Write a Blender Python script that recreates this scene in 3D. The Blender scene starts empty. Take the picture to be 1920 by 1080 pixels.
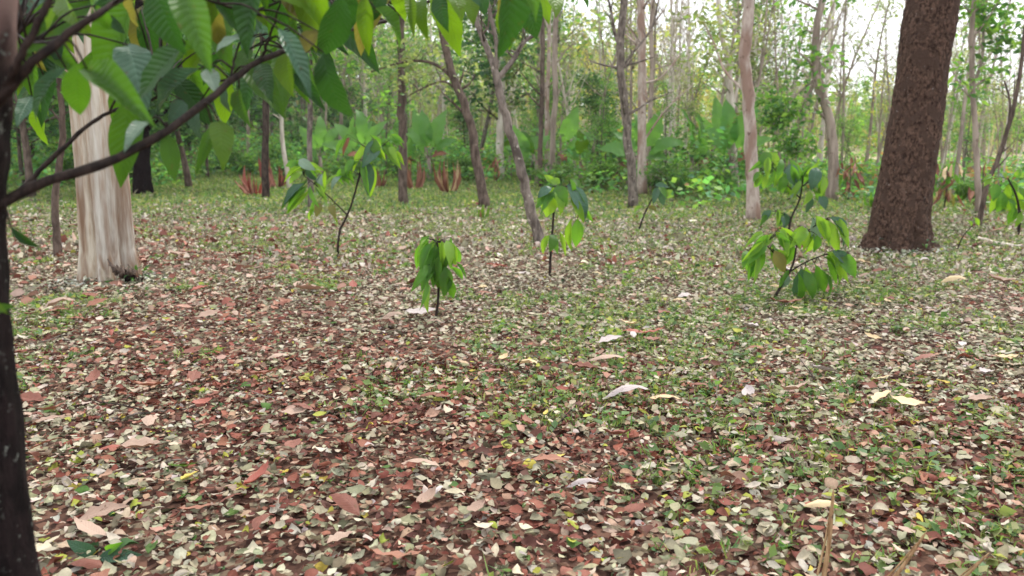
import bpy, math, random
import numpy as np
from mathutils import Vector, Matrix

# ------------------------------------------------------------------ camera, world, sun, exposure
F_PX = 1507.0            # focal length in pixels of a 1920 px wide frame
CAM_H = 1.45
PITCH = math.atan(270.0 / F_PX)
scn = bpy.context.scene
col = scn.collection
cam_d = bpy.data.cameras.new('camera')
cam_d.sensor_width = 36.0
cam_d.lens = 36.0 * F_PX / 1920.0
cam_d.clip_start = 0.05
cam_d.clip_end = 3000.0
cam_d.dof.use_dof = True
cam_d.dof.focus_distance = 3.8
cam_d.dof.aperture_fstop = 2.8
cam = bpy.data.objects.new('camera', cam_d)
cam.location = (0, 0, CAM_H)
cam.rotation_euler = (math.pi / 2 - PITCH, 0, 0)
col.objects.link(cam)
scn.camera = cam

SUN_EL, SUN_AZ = math.radians(52), math.radians(35)      # azimuth clockwise from +Y
world = bpy.data.worlds.new('World')
scn.world = world
world.use_nodes = True
wn, wl = world.node_tree.nodes, world.node_tree.links
wn.clear()
sky = wn.new('ShaderNodeTexSky')
sky.sky_type = 'NISHITA'
sky.sun_disc = False
sky.sun_elevation = SUN_EL
sky.sun_rotation = SUN_AZ
sky.air_density = 1.0
sky.dust_density = 3.0
tc = wn.new('ShaderNodeTexCoord')
mp = wn.new('ShaderNodeMapping')
mp.inputs['Scale'].default_value = (1, 1, 2.6)
wl.new(tc.outputs['Generated'], mp.inputs['Vector'])
nz = wn.new('ShaderNodeTexNoise')
nz.inputs['Scale'].default_value = 2.2
nz.inputs['Detail'].default_value = 6
wl.new(mp.outputs['Vector'], nz.inputs['Vector'])
cr = wn.new('ShaderNodeValToRGB')
cr.color_ramp.elements[0].position = 0.30
cr.color_ramp.elements[0].color = (0.50, 0.50, 0.50, 1)
cr.color_ramp.elements[1].position = 0.60
cr.color_ramp.elements[1].color = (0.95, 0.95, 0.95, 1)
wl.new(nz.outputs['Fac'], cr.inputs['Fac'])
mx = wn.new('ShaderNodeMixRGB')
mx.inputs['Color2'].default_value = (11.0, 11.2, 11.6, 1)     # thin bright cloud
wl.new(cr.outputs['Color'], mx.inputs['Fac'])
wl.new(sky.outputs['Color'], mx.inputs['Color1'])
bg = wn.new('ShaderNodeBackground')
bg.inputs['Strength'].default_value = 0.09
wl.new(mx.outputs['Color'], bg.inputs['Color'])
wo = wn.new('ShaderNodeOutputWorld')
wl.new(bg.outputs['Background'], wo.inputs['Surface'])

sun_d = bpy.data.lights.new('sun', 'SUN')
sun_d.energy = 1.5
sun_d.angle = math.radians(10)
sun_d.color = (1.0, 0.95, 0.87)
sun = bpy.data.objects.new('sun', sun_d)
sun.rotation_euler = Vector((-math.sin(SUN_AZ) * math.cos(SUN_EL), -math.cos(SUN_AZ) * math.cos(SUN_EL),
                             -math.sin(SUN_EL))).to_track_quat('-Z', 'Y').to_euler()
col.objects.link(sun)

scn.view_settings.view_transform = 'Standard'
scn.view_settings.look = 'None'
scn.view_settings.gamma = 1.0
scn.view_settings.exposure = 1.22
scn.view_settings.use_curve_mapping = False
scn.render.engine = 'CYCLES'
scn.cycles.max_bounces = 7
scn.cycles.diffuse_bounces = 3
scn.cycles.transmission_bounces = 4
scn.cycles.transparent_max_bounces = 8
scn.cycles.volume_bounces = 0

# ------------------------------------------------------------------ geometry of the view
R = random.Random(11)
NR = np.random.default_rng(5)
CP, SP = math.cos(PITCH), math.sin(PITCH)


def hgt(x, y):
    """height of the ground"""
    x = np.asarray(x, float); y = np.asarray(y, float)
    r = np.sqrt(x * x + y * y)
    near = 0.03 * np.sin(x * 0.9 + 1.3) * np.sin(y * 0.7 + 0.4) + 0.05 * np.sin(x * 0.31 + y * 0.23)
    t = np.clip((y - 38) / 110.0, 0, 1)
    w = 1 / (1 + np.exp((x - 14) / 12.0))
    hill = (3 * t * t - 2 * t ** 3) * (2.0 + 11.0 * w)
    return near + hill + 0.0 * r


def ray(px, py):
    a = (px - 960) / F_PX; b = (py - 540) / F_PX
    return Vector((a, CP - b * SP, -SP - b * CP))


def P(px, py, Y):
    """the place seen at that pixel of the photograph, Y metres ahead"""
    d = ray(px, py)
    k = Y / d.y
    return Vector((d.x * k, Y, CAM_H + d.z * k))


def G(px, py):
    """where the line of sight meets the ground"""
    d = ray(px, py)
    z = 0.0
    for _ in range(8):
        k = (z - CAM_H) / d.z
        z = float(hgt(d.x * k, d.y * k))
    return Vector((d.x * k, d.y * k, z))


def onground(x, y):
    return Vector((x, y, float(hgt(x, y))))


def fnoise(x, y, s, seed):
    """cheap smooth noise about 0..1"""
    r = np.random.default_rng(seed)
    v = np.zeros_like(np.asarray(x, float)); a = 0
    for k in range(7):
        th = r.uniform(0, 2 * math.pi); f = s * r.uniform(0.6, 2.2); ph = r.uniform(0, 7)
        v = v + np.sin((x * math.cos(th) + y * math.sin(th)) * f + ph + 1.2 * np.sin((x * math.sin(th) - y * math.cos(th)) * f * .7))
        a += 1
    return np.clip(0.5 + v / a * 0.9, 0, 1)


# ------------------------------------------------------------------ materials
def mat_new(name):
    m = bpy.data.materials.new(name)
    m.use_nodes = True
    nt = m.node_tree
    nt.nodes.clear()
    out = nt.nodes.new('ShaderNodeOutputMaterial')
    return m, nt, out


def N(nt, typ, **kw):
    n = nt.nodes.new(typ)
    for k, v in kw.items():
        if k in n.inputs:
            n.inputs[k].default_value = v
        else:
            setattr(n, k, v)
    return n


def math_n(nt, op, a, b=None, clamp=False):
    n = nt.nodes.new('ShaderNodeMath'); n.operation = op; n.use_clamp = clamp
    for i, v in enumerate((a, b)):
        if v is None: continue
        if isinstance(v, (int, float)): n.inputs[i].default_value = v
        else: nt.links.new(v, n.inputs[i])
    return n.outputs[0]


def mix_c(nt, fac, c1, c2, mode='MIX'):
    n = nt.nodes.new('ShaderNodeMixRGB'); n.blend_type = mode
    for i, v in enumerate((fac, c1, c2)):
        if isinstance(v, (int, float)): n.inputs[i].default_value = v
        elif isinstance(v, tuple): n.inputs[i].default_value = v + (1,) if len(v) == 3 else v
        else: nt.links.new(v, n.inputs[i])
    return n.outputs[0]


def ramp(nt, v, p0, p1):
    n = nt.nodes.new('ShaderNodeMapRange'); n.interpolation_type = 'SMOOTHSTEP'
    nt.links.new(v, n.inputs[0]); n.inputs[1].default_value = p0; n.inputs[2].default_value = p1
    return n.outputs[0]


def leafy_shader(nt, out, colour, rough=0.5, trans=0.4, tcol=None, bump=None, spec=0.35):
    p = N(nt, 'ShaderNodeBsdfPrincipled', Roughness=rough)
    p.inputs['Specular IOR Level'].default_value = spec
    t = N(nt, 'ShaderNodeBsdfTranslucent')
    nt.links.new(colour, p.inputs['Base Color'])
    nt.links.new(tcol if tcol is not None else colour, t.inputs['Color'])
    if bump is not None:
        nt.links.new(bump, p.inputs['Normal'])
    ms = N(nt, 'ShaderNodeMixShader'); ms.inputs[0].default_value = trans
    nt.links.new(p.outputs[0], ms.inputs[1]); nt.links.new(t.outputs[0], ms.inputs[2])
    nt.links.new(ms.outputs[0], out.inputs['Surface'])


def leaf_mat(name, c, c2, tc_, trans=0.42, rough=0.42, veins=13.0, vs=None):
    vs = (0.12 if name.startswith('dry') else 0.28) if vs is None else vs
    """one big leaf: midrib, side veins, blotches; u across -1..1, v along 0..1"""
    m, nt, out = mat_new(name)
    uv = N(nt, 'ShaderNodeUVMap'); sep = N(nt, 'ShaderNodeSeparateXYZ')
    nt.links.new(uv.outputs[0], sep.inputs[0])
    u = math_n(nt, 'ABSOLUTE', math_n(nt, 'SUBTRACT', math_n(nt, 'MULTIPLY', sep.outputs[0], 2.0), 1.0))
    ph = math_n(nt, 'SUBTRACT', sep.outputs[1], math_n(nt, 'MULTIPLY', u, 0.16))
    s = math_n(nt, 'ABSOLUTE', math_n(nt, 'SINE', math_n(nt, 'MULTIPLY', ph, veins * math.pi)))
    vein = math_n(nt, 'SUBTRACT', 1.0, ramp(nt, s, 0.03, 0.22))
    mid = math_n(nt, 'SUBTRACT', 1.0, ramp(nt, u, 0.015, 0.07))
    vv = math_n(nt, 'MAXIMUM', math_n(nt, 'MULTIPLY', vein, 0.55), mid)
    oi = N(nt, 'ShaderNodeObjectInfo')
    tco = N(nt, 'ShaderNodeTexCoord')
    ns = N(nt, 'ShaderNodeTexNoise', Scale=9.0, Detail=4.0)
    nt.links.new(tco.outputs['Object'], ns.inputs['Vector'])
    f = math_n(nt, 'ADD', math_n(nt, 'MULTIPLY', ns.outputs['Fac'], 0.6), math_n(nt, 'MULTIPLY', oi.outputs['Random'], 0.55))
    base = mix_c(nt, ramp(nt, f, 0.25, 0.9), c, c2)
    base = mix_c(nt, math_n(nt, 'MULTIPLY', vv, vs), base, tuple(min(1, x * 1.9 + 0.03) for x in c2))
    ns2 = N(nt, 'ShaderNodeTexNoise', Scale=7.0, Detail=5.0, Roughness=0.6)
    off = N(nt, 'ShaderNodeVectorMath'); off.operation = 'ADD'
    nt.links.new(tco.outputs['Object'], off.inputs[0]); cmb = N(nt, 'ShaderNodeCombineXYZ')
    nt.links.new(math_n(nt, 'MULTIPLY', oi.outputs['Random'], 37.0), cmb.inputs[0]); nt.links.new(cmb.outputs[0], off.inputs[1])
    nt.links.new(off.outputs[0], ns2.inputs['Vector'])
    base = mix_c(nt, math_n(nt, 'MULTIPLY', ramp(nt, ns2.outputs['Fac'], 0.62, 0.68), 0.8), base, (0.10, 0.05, 0.02))
    h = math_n(nt, 'ADD', math_n(nt, 'MULTIPLY', s, 0.6), math_n(nt, 'MULTIPLY', ramp(nt, u, 0.0, 0.2), 0.5))
    b = N(nt, 'ShaderNodeBump', Strength=0.25 if vs < .2 else 0.6, Distance=0.004)
    nt.links.new(h, b.inputs['Height'])
    tcn = mix_c(nt, math_n(nt, 'MULTIPLY', vv, 0.5), tc_, tuple(x * 0.55 for x in tc_))
    leafy_shader(nt, out, base, rough, trans, tcn, b.outputs[0], 0.3)
    return m


def stuff_mat(name, trans=0.25, rough=0.6, noise=0.25, scale=60.0, spec=0.25):
    """colour comes with each leaf, mottled a little"""
    m, nt, out = mat_new(name)
    at = N(nt, 'ShaderNodeAttribute', attribute_name='Col')
    tco = N(nt, 'ShaderNodeTexCoord')
    ns = N(nt, 'ShaderNodeTexNoise', Scale=scale, Detail=3.0)
    nt.links.new(tco.outputs['Object'], ns.inputs['Vector'])
    g = math_n(nt, 'ADD', math_n(nt, 'MULTIPLY', ns.outputs['Fac'], noise * 2), 1 - noise)
    c = mix_c(nt, 1.0, at.outputs['Color'], g, 'MULTIPLY')
    leafy_shader(nt, out, c, rough, trans, mix_c(nt, 1.0, c, (2.1, 2.2, 1.1), 'MULTIPLY') if trans > .3 else None, None, spec)
    return m


def bark_mat(name, c1, c2, spot=None, spot_t=0.62,  spot_scale=14.0, scale=9.0, zs=0.25, bump=0.6, dist=0.02, rough=0.85, c3=None, c3z=None):
    m, nt, out = mat_new(name)
    tco = N(nt, 'ShaderNodeTexCoord')
    mp_ = N(nt, 'ShaderNodeMapping'); mp_.inputs['Scale'].default_value = (1, 1, zs)
    nt.links.new(tco.outputs['Object'], mp_.inputs['Vector'])
    n1 = N(nt, 'ShaderNodeTexNoise', Scale=scale, Detail=7.0, Roughness=0.65)
    nt.links.new(mp_.outputs[0], n1.inputs['Vector'])
    c = mix_c(nt, ramp(nt, n1.outputs['Fac'], 0.36, 0.64), c1, c2)
    n3 = N(nt, 'ShaderNodeTexNoise', Scale=scale * 0.35, Detail=3.0)
    nt.links.new(mp_.outputs[0], n3.inputs['Vector'])
    if c3:
        f3 = ramp(nt, n3.outputs['Fac'], 0.40 if name == 'bark_cream' else 0.48, 0.52 if name == 'bark_cream' else 0.62)
        if c3z is not None:
            sp_ = N(nt, 'ShaderNodeSeparateXYZ'); nt.links.new(tco.outputs['Object'], sp_.inputs[0])
            if c3z < 0: f3 = ramp(nt, math_n(nt, 'ADD', sp_.outputs[2], math_n(nt, 'MULTIPLY', n3.outputs['Fac'], .5)), 1.72, 2.0)     # paler bark higher up
            else: f3 = math_n(nt, 'MULTIPLY', f3, math_n(nt, 'SUBTRACT', 1.0, ramp(nt, sp_.outputs[2], c3z * 0.3, c3z)))
        c = mix_c(nt, f3, c, c3)
    if spot:
        n2 = N(nt, 'ShaderNodeTexNoise', Scale=spot_scale, Detail=5.0, Roughness=0.7)
        wide = 0.22 if name == 'bark_cream' else 0.07
        nt.links.new(mp_.outputs[0] if name == 'bark_cream' else tco.outputs['Object'], n2.inputs['Vector'])
        c = mix_c(nt, ramp(nt, n2.outputs['Fac'], spot_t, spot_t + wide), c, spot)
    p = N(nt, 'ShaderNodeBsdfPrincipled', Roughness=rough)
    p.inputs['Specular IOR Level'].default_value = 0.02 if name == 'bark_black' else 0.15
    nt.links.new(c, p.inputs['Base Color'])
    n4 = N(nt, 'ShaderNodeTexNoise', Scale=scale * 5, Detail=4.0, Roughness=0.7)
    nt.links.new(mp_.outputs[0], n4.inputs['Vector'])
    hh = math_n(nt, 'ADD', n1.outputs['Fac'], math_n(nt, 'MULTIPLY', n4.outputs['Fac'], 0.5))
    b = N(nt, 'ShaderNodeBump', Strength=bump, Distance=dist)
    nt.links.new(hh, b.inputs['Height'])
    nt.links.new(b.outputs[0], p.inputs['Normal'])
    nt.links.new(p.outputs[0], out.inputs['Surface'])
    return m


M = {}
M['dark'] = leaf_mat('leaf_dark', (0.017, 0.052, 0.015), (0.030, 0.085, 0.022), (0.05, 0.17, 0.014), 0.32)
M['mid'] = leaf_mat('leaf_mid', (0.036, 0.10, 0.015), (0.058, 0.145, 0.020), (0.13, 0.32, 0.015), 0.45)
M['fresh'] = leaf_mat('leaf_fresh', (0.048, 0.145, 0.018), (0.080, 0.20, 0.026), (0.19, 0.44, 0.025), 0.46)
M['fresh_yel'] = leaf_mat('leaf_fresh_lime', (0.10, 0.22, 0.02), (0.15, 0.28, 0.03), (0.36, 0.62, 0.03), 0.48)
M['yel'] = leaf_mat('leaf_yellow_green', (0.050, 0.125, 0.010), (0.085, 0.165, 0.013), (0.20, 0.38, 0.012), 0.5)
M['blue'] = leaf_mat('leaf_blue_green', (0.040, 0.095, 0.055), (0.075, 0.15, 0.095), (0.08, 0.18, 0.06), 0.25, 0.32)
M['pale'] = leaf_mat('leaf_pale', (0.13, 0.21, 0.15), (0.20, 0.28, 0.21), (0.2, 0.32, 0.18), 0.25, 0.35)
M['olive'] = leaf_mat('leaf_olive', (0.09, 0.10, 0.02), (0.14, 0.13, 0.03), (0.3, 0.28, 0.04), 0.4)
M['rust'] = leaf_mat('leaf_rust', (0.18, 0.07, 0.04), (0.30, 0.14, 0.08), (0.32, 0.14, 0.06), 0.2, 0.7)
M['banana'] = leaf_mat('leaf_banana', (0.08, 0.20, 0.05), (0.13, 0.27, 0.07), (0.28, 0.60, 0.08), 0.5, 0.45, 40.0)
M['d_russet'] = leaf_mat('dry_russet', (0.20, 0.08, 0.05), (0.31, 0.145, 0.095), (0.3, 0.1, 0.05), 0.12, 0.62)
M['d_pink'] = leaf_mat('dry_pink', (0.30, 0.20, 0.15), (0.42, 0.30, 0.23), (0.4, 0.2, 0.12), 0.12, 0.62)
M['d_brown'] = leaf_mat('dry_brown', (0.15, 0.05, 0.032), (0.24, 0.10, 0.07), (0.2, 0.07, 0.04), 0.1, 0.62)
M['d_grey'] = leaf_mat('dry_grey', (0.40, 0.34, 0.33), (0.52, 0.46, 0.43), (0.3, 0.25, 0.22), 0.1, 0.7)
M['d_straw'] = leaf_mat('dry_straw', (0.50, 0.36, 0.20), (0.62, 0.48, 0.28), (0.5, 0.35, 0.18), 0.15, 0.6)
M['d_yellow'] = leaf_mat('dry_yellow', (0.55, 0.42, 0.08), (0.65, 0.55, 0.14), (0.6, 0.5, 0.1), 0.25, 0.5)
M['d_red'] = leaf_mat('dry_red', (0.26, 0.07, 0.048), (0.36, 0.12, 0.085), (0.5, 0.1, 0.06), 0.2, 0.5)
M['litter'] = stuff_mat('litter_leaf', 0.10, 0.68, 0.30, 130.0, 0.2)
M['blade'] = stuff_mat('grass_blade', 0.35, 0.55, 0.15, 8.0)
M['foliage'] = stuff_mat('foliage', 0.42, 0.5, 0.2, 1.5, 0.3)

M['b_white'] = bark_mat('bark_cream', (0.55, 0.50, 0.41), (0.33, 0.235, 0.155), (0.60, 0.58, 0.52), 0.50, 3.0, 16.0, 0.10, 0.9, 0.02, 0.8, (0.20, 0.125, 0.08), 1.9)
M['b_dark'] = bark_mat('bark_big_dark', (0.040, 0.020, 0.013), (0.19, 0.115, 0.082), (0.40, 0.36, 0.33), 0.64, 12.0, 24.0, 0.7, 1.0, 0.08, 0.9, (0.10, 0.060, 0.044))
M['b_black'] = bark_mat('bark_black', (0.005, 0.003, 0.003), (0.016, 0.010, 0.010), (0.14, 0.15, 0.13), 0.63, 34.0, 30.0, 0.5, 1.0, 0.012, 1.0)
M['b_dusk'] = bark_mat('bark_dark_brown', (0.022, 0.015, 0.012), (0.085, 0.062, 0.050), (0.2, 0.17, 0.14), 0.64, 12.0, 14.0, 0.35, 0.8, 0.02, 0.95)
M['b_near'] = bark_mat('bark_near_black', (0.005, 0.003, 0.003), (0.018, 0.011, 0.011), (0.16, 0.17, 0.15), 0.61, 38.0, 30.0, 0.5, 1.0, 0.012, 1.0, (0.26, 0.17, 0.15), -1.0)
M['b_twig'] = bark_mat('bark_branch', (0.012, 0.008, 0.007), (0.042, 0.028, 0.023), (0.10, 0.085, 0.07), 0.68, 40.0, 60.0, 0.6, 0.5, 0.003, 0.7)
M['b_grey'] = bark_mat('bark_grey', (0.075, 0.060, 0.050), (0.23, 0.19, 0.16), (0.42, 0.38, 0.32), 0.60, 9.0, 12.0, 0.35, 0.7, 0.02)
M['b_brown'] = bark_mat('bark_brown', (0.055, 0.038, 0.030), (0.16, 0.118, 0.094), (0.34, 0.27, 0.22), 0.66, 8.0, 12.0, 0.3, 0.7, 0.02)
M['b_pink'] = bark_mat('bark_pink', (0.32, 0.25, 0.21), (0.48, 0.40, 0.345), (0.16, 0.10, 0.08), 0.60, 7.0, 12.0, 0.3, 0.6, 0.015, 0.8, (0.27, 0.18, 0.14))
M['b_pale'] = bark_mat('bark_pale', (0.42, 0.35, 0.29), (0.66, 0.59, 0.52), (0.22, 0.16, 0.12), 0.64, 5.0, 7.0, 0.2, 0.4, 0.015, 0.75)
M['b_tan'] = bark_mat('bark_tan', (0.20, 0.155, 0.125), (0.38, 0.31, 0.255), (0.14, 0.09, 0.07), 0.62, 5.0, 7.0, 0.2, 0.4, 0.015, 0.8)

# ground
m, nt, out = mat_new('soil_and_litter')
tco = N(nt, 'ShaderNodeTexCoord')
g1 = N(nt, 'ShaderNodeTexNoise', Scale=0.35, Detail=6.0); nt.links.new(tco.outputs['Object'], g1.inputs['Vector'])
g2 = N(nt, 'ShaderNodeTexVoronoi', Scale=26.0); nt.links.new(tco.outputs['Object'], g2.inputs['Vector'])
sepc = N(nt, 'ShaderNodeSeparateColor'); nt.links.new(g2.outputs['Color'], sepc.inputs[0])
c = mix_c(nt, ramp(nt, sepc.outputs[0], 0.2, 0.9), (0.045, 0.022, 0.016), (0.14, 0.075, 0.052))
c = mix_c(nt, ramp(nt, sepc.outputs[1], 0.8, 0.88), c, (0.20, 0.16, 0.11))
sy = N(nt, 'ShaderNodeSeparateXYZ'); nt.links.new(tco.outputs['Object'], sy.inputs[0])
far = ramp(nt, math_n(nt, 'ADD', sy.outputs[1], math_n(nt, 'MULTIPLY', g1.outputs['Fac'], 12.0)), 17.0, 27.0)
c = mix_c(nt, math_n(nt, 'MULTIPLY', far, 0.75), c, (0.085, 0.105, 0.035))
strw = math_n(nt, 'MULTIPLY', ramp(nt, sy.outputs[1], 24.0, 34.0), ramp(nt, sy.outputs[0], 5.0, 11.0))
c = mix_c(nt, strw, c, (0.46, 0.40, 0.25))
p = N(nt, 'ShaderNodeBsdfPrincipled', Roughness=0.95)
p.inputs['Specular IOR Level'].default_value = 0.1
nt.links.new(c, p.inputs['Base Color'])
b = N(nt, 'ShaderNodeBump', Strength=0.7, Distance=0.02)
nt.links.new(sepc.outputs[2], b.inputs['Height']); nt.links.new(b.outputs[0], p.inputs['Normal'])
nt.links.new(p.outputs[0], out.inputs['Surface'])
M['soil'] = m


# ------------------------------------------------------------------ mesh helpers
def make_mesh(name, V, faces, mat=None, cols=None, uv=None, smooth=True):
    """faces: list of (n,k) arrays; cols per vertex; uv per vertex"""
    me = bpy.data.meshes.new(name)
    V = np.asarray(V, np.float32)
    me.vertices.add(len(V)); me.vertices.foreach_set('co', V.ravel())
    faces = [np.asarray(f, np.int32) for f in faces if len(f)]
    idx = np.concatenate([f.ravel() for f in faces])
    tot = np.concatenate([np.full(len(f), f.shape[1], np.int32) for f in faces])
    st = np.concatenate([[0], np.cumsum(tot)[:-1]]).astype(np.int32)
    me.loops.add(len(idx)); me.loops.foreach_set('vertex_index', idx)
    me.polygons.add(len(tot)); me.polygons.foreach_set('loop_start', st)
    me.polygons.foreach_set('loop_total', tot)
    if smooth:
        me.polygons.foreach_set('use_smooth', np.ones(len(tot), bool))
    if cols is not None:
        a = me.attributes.new('Col', 'FLOAT_COLOR', 'POINT')
        c4 = np.ones((len(V), 4), np.float32); c4[:, :3] = cols
        a.data.foreach_set('color', c4.ravel())
    if uv is not None:
        l = me.uv_layers.new(name='UVMap')
        l.data.foreach_set('uv', np.asarray(uv, np.float32)[idx].ravel())
    me.update(calc_edges=True)
    if mat: me.materials.append(mat)
    return me


def relief(nr, ns, seed, passes=(2, 8)):
    rg = np.random.default_rng(seed); o = np.zeros((nr, ns))
    for p_ in passes:
        a_ = rg.normal(0, 1, (nr, ns))
        for _ in range(p_): a_ = (a_ + np.roll(a_, 1, 0) + np.roll(a_, -1, 0) + np.roll(a_, 1, 1) + np.roll(a_, -1, 1)) / 5
        o += a_ / a_.std()
    return o / len(passes)


class Acc:
    def __init__(s): s.V = []; s.F = {}; s.C = []; s.U = []; s.n = 0
    def add(s, V, Fs, C=None, U=None):
        V = np.asarray(V, float)
        for f in Fs:
            f = np.asarray(f)
            s.F.setdefault(f.shape[1], []).append(f + s.n)
        s.V.append(V); s.n += len(V)
        if C is not None: s.C.append(np.broadcast_to(np.asarray(C, float), (len(V), 3)))
        if U is not None: s.U.append(U)
    def mesh(s, name, mat, smooth=True):
        return make_mesh(name, np.concatenate(s.V), [np.concatenate(f) for f in s.F.values()], mat,
                         np.concatenate(s.C) if s.C else None, np.concatenate(s.U) if s.U else None, smooth)


def link(name, data, parent=None, loc=None):
    o = bpy.data.objects.new(name, data)
    col.objects.link(o)
    if parent is not None: o.parent = parent
    if loc is not None: o.location = loc
    return o


def tag(o, label=None, cat=None, group=None, kind=None):
    if label: o['label'] = label
    if cat: o['category'] = cat
    if group: o['group'] = group
    if kind: o['kind'] = kind
    return o


def thing(name, loc, label, cat, group=None, rz=0.0):
    o = link(name, None, None, loc)
    o.empty_display_size = 0.1
    o.rotation_euler = (0, 0, rz)
    return tag(o, label, cat, group)


def copy_tree(o, parent=None):
    c = o.copy(); col.objects.link(c); c.parent = parent
    for ch in list(o.children): copy_tree(ch, c)
    return c


def spline(pts, n):
    """Catmull-Rom through 3-D (or 4-D) points"""
    p = np.array([list(q) for q in pts], float)
    if len(p) == 2:
        t = np.linspace(0, 1, n)[:, None]
        return p[0] * (1 - t) + p[1] * t
    q = np.vstack([2 * p[0] - p[1], p, 2 * p[-1] - p[-2]])
    o = []
    for u in np.linspace(0, len(p) - 1 - 1e-6, n):
        i = int(u); t = u - i
        a, b_, c_, d = q[i], q[i + 1], q[i + 2], q[i + 3]
        o.append(0.5 * ((2 * b_) + (-a + c_) * t + (2 * a - 5 * b_ + 4 * c_ - d) * t * t + (-a + 3 * b_ - 3 * c_ + d) * t ** 3))
    return np.array(o)


def tube(path, rad, sides=8, fn=None, cap=True):
    """path (n,3), rad (n,); fn(theta grid, ring index grid, path) -> radius factor"""
    path = np.asarray(path, float); n = len(path)
    rad = np.broadcast_to(np.asarray(rad, float), (n,))
    tan = np.gradient(path, axis=0)
    tan /= np.linalg.norm(tan, axis=1)[:, None] + 1e-9
    d = path[-1] - path[0]; d = d / (np.linalg.norm(d) + 1e-9)
    ref = np.array([1.0, 0, 0]) if abs(d[2]) > 0.7 else np.array([0, 0, 1.0])
    a = ref - tan * (tan @ ref)[:, None]; a /= np.linalg.norm(a, axis=1)[:, None] + 1e-9
    b_ = np.cross(tan, a)
    th = np.linspace(0, 2 * math.pi, sides, endpoint=False)
    rr = np.repeat(rad[:, None], sides, 1)
    if fn is not None: rr = rr * fn(np.repeat(th[None], n, 0), np.repeat(np.arange(n)[:, None], sides, 1), path)
    V = path[:, None] + rr[..., None] * (np.cos(th)[None, :, None] * a[:, None] + np.sin(th)[None, :, None] * b_[:, None])
    V = V.reshape(-1, 3)
    i = np.arange(n - 1)[:, None] * sides; j = np.arange(sides)[None]; k = (np.arange(sides)[None] + 1) % sides
    q = np.stack([i + j, i + k, i + sides + k, i + sides + j], -1).reshape(-1, 4)
    Fs = [q]
    if cap:
        V = np.vstack([V, path[-1], path[0]])
        e = (n - 1) * sides
        j = np.arange(sides); k = (j + 1) % sides
        Fs.append(np.stack([e + j, e + k, np.full(sides, n * sides)], -1))
        Fs.append(np.stack([k, j, np.full(sides, n * sides + 1)], -1))
    return V, Fs


def leaf_geo(W=0.36, seg=9, across=4, droop=0.25, fold=0.18, wav=0.03, tipp=1.5, curl=0.0, seed=0, rag=0.0):
    """a leaf one unit long along +Y from the origin, facing +Z"""
    r = np.random.default_rng(seed)
    v = np.linspace(0, 1, seg + 1)
    w = np.sin(np.pi * np.clip(v, 0, 1) ** 0.88) ** 0.95 * (1 - 0.30 * v)
    w = np.where(v < 0.04, 0.06, w); w[-1] = 0.0
    w = w / w.max() * W / 2
    if rag: w = w * (1 + rag * r.uniform(-1, 1, len(w)))
    u = np.linspace(-1, 1, across + 1)
    ang = droop * v * 1.6
    cy = np.concatenate([[0], np.cumsum(np.cos((ang[1:] + ang[:-1]) / 2) / seg)])
    cz = -np.concatenate([[0], np.cumsum(np.sin((ang[1:] + ang[:-1]) / 2) / seg)])
    ph = r.uniform(0, 6)
    V = []; U = []
    for i in range(seg + 1):
        for uu in u:
            x = uu * w[i]
            z = abs(uu) * w[i] * fold * 2 - curl * (uu * uu) * w[i] + wav * abs(uu) * math.sin(v[i] * 19 + ph + (2 if uu > 0 else 0))
            V.append((x, cy[i] - z * math.sin(ang[i]) * 0.0, cz[i] + z)); U.append(((uu + 1) / 2, v[i]))
    F = []
    A = across + 1
    for i in range(seg):
        for j in range(across):
            F.append((i * A + j, i * A + j + 1, (i + 1) * A + j + 1, (i + 1) * A + j))
    V = np.array(V); tip_ = V[(seg * A) + across // 2].copy(); an = math.atan2(tip_[2], tip_[1]); L_ = math.hypot(tip_[1], tip_[2])
    ca, sa = math.cos(-an), math.sin(-an)
    V[:, 1], V[:, 2] = (V[:, 1] * ca - V[:, 2] * sa) / L_, (V[:, 1] * sa + V[:, 2] * ca) / L_
    return V, np.array(F), np.array(U)


LEAF = {}
def leaf_mesh(kind, mat, var):
    key = (kind, mat, var)
    if key not in LEAF:
        if kind == 'cacao':
            V, F, U = leaf_geo(0.36 + 0.03 * (var % 3), 12, 4, [0.2, 0.5, 0.9, 0.35][var % 4], [0.15, 0.3, 0.1, 0.4][var % 4], 0.016, seed=var)
        elif kind == 'small':
            V, F, U = leaf_geo(0.38, 7, 2, [0.2, 0.6, 1.0, 0.4][var % 4], [0.2, 0.3, 0.1, 0.45][var % 4], 0.02, seed=var)
        elif kind == 'banana':
            V, F, U = leaf_geo(0.26, 18, 4, [0.7, 1.1, 1.5, 0.9][var % 4], [0.25, 0.1, -0.2, 0.3][var % 4], 0.03, seed=var, rag=0.10)
        else:  # dry, curled
            V, F, U = leaf_geo([0.42, 0.36, 0.5, 0.3, 0.46, 0.4][var % 6], 8, 4, [-0.5, 0.7, -0.3, 0.9, 0.2, -0.8][var % 6], [0.25, -0.3, 0.5, 0.1, -0.15, 0.35][var % 6],
                             0.028, seed=var, curl=[0.3, -0.3, 0.5, 0.8, -0.5, 0.2][var % 6], rag=0.12)
            V[:, 2] -= V[:, 2].min()
        LEAF[key] = make_mesh('leaf', V, [F], M[mat], uv=U)
    return LEAF[key]


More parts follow.
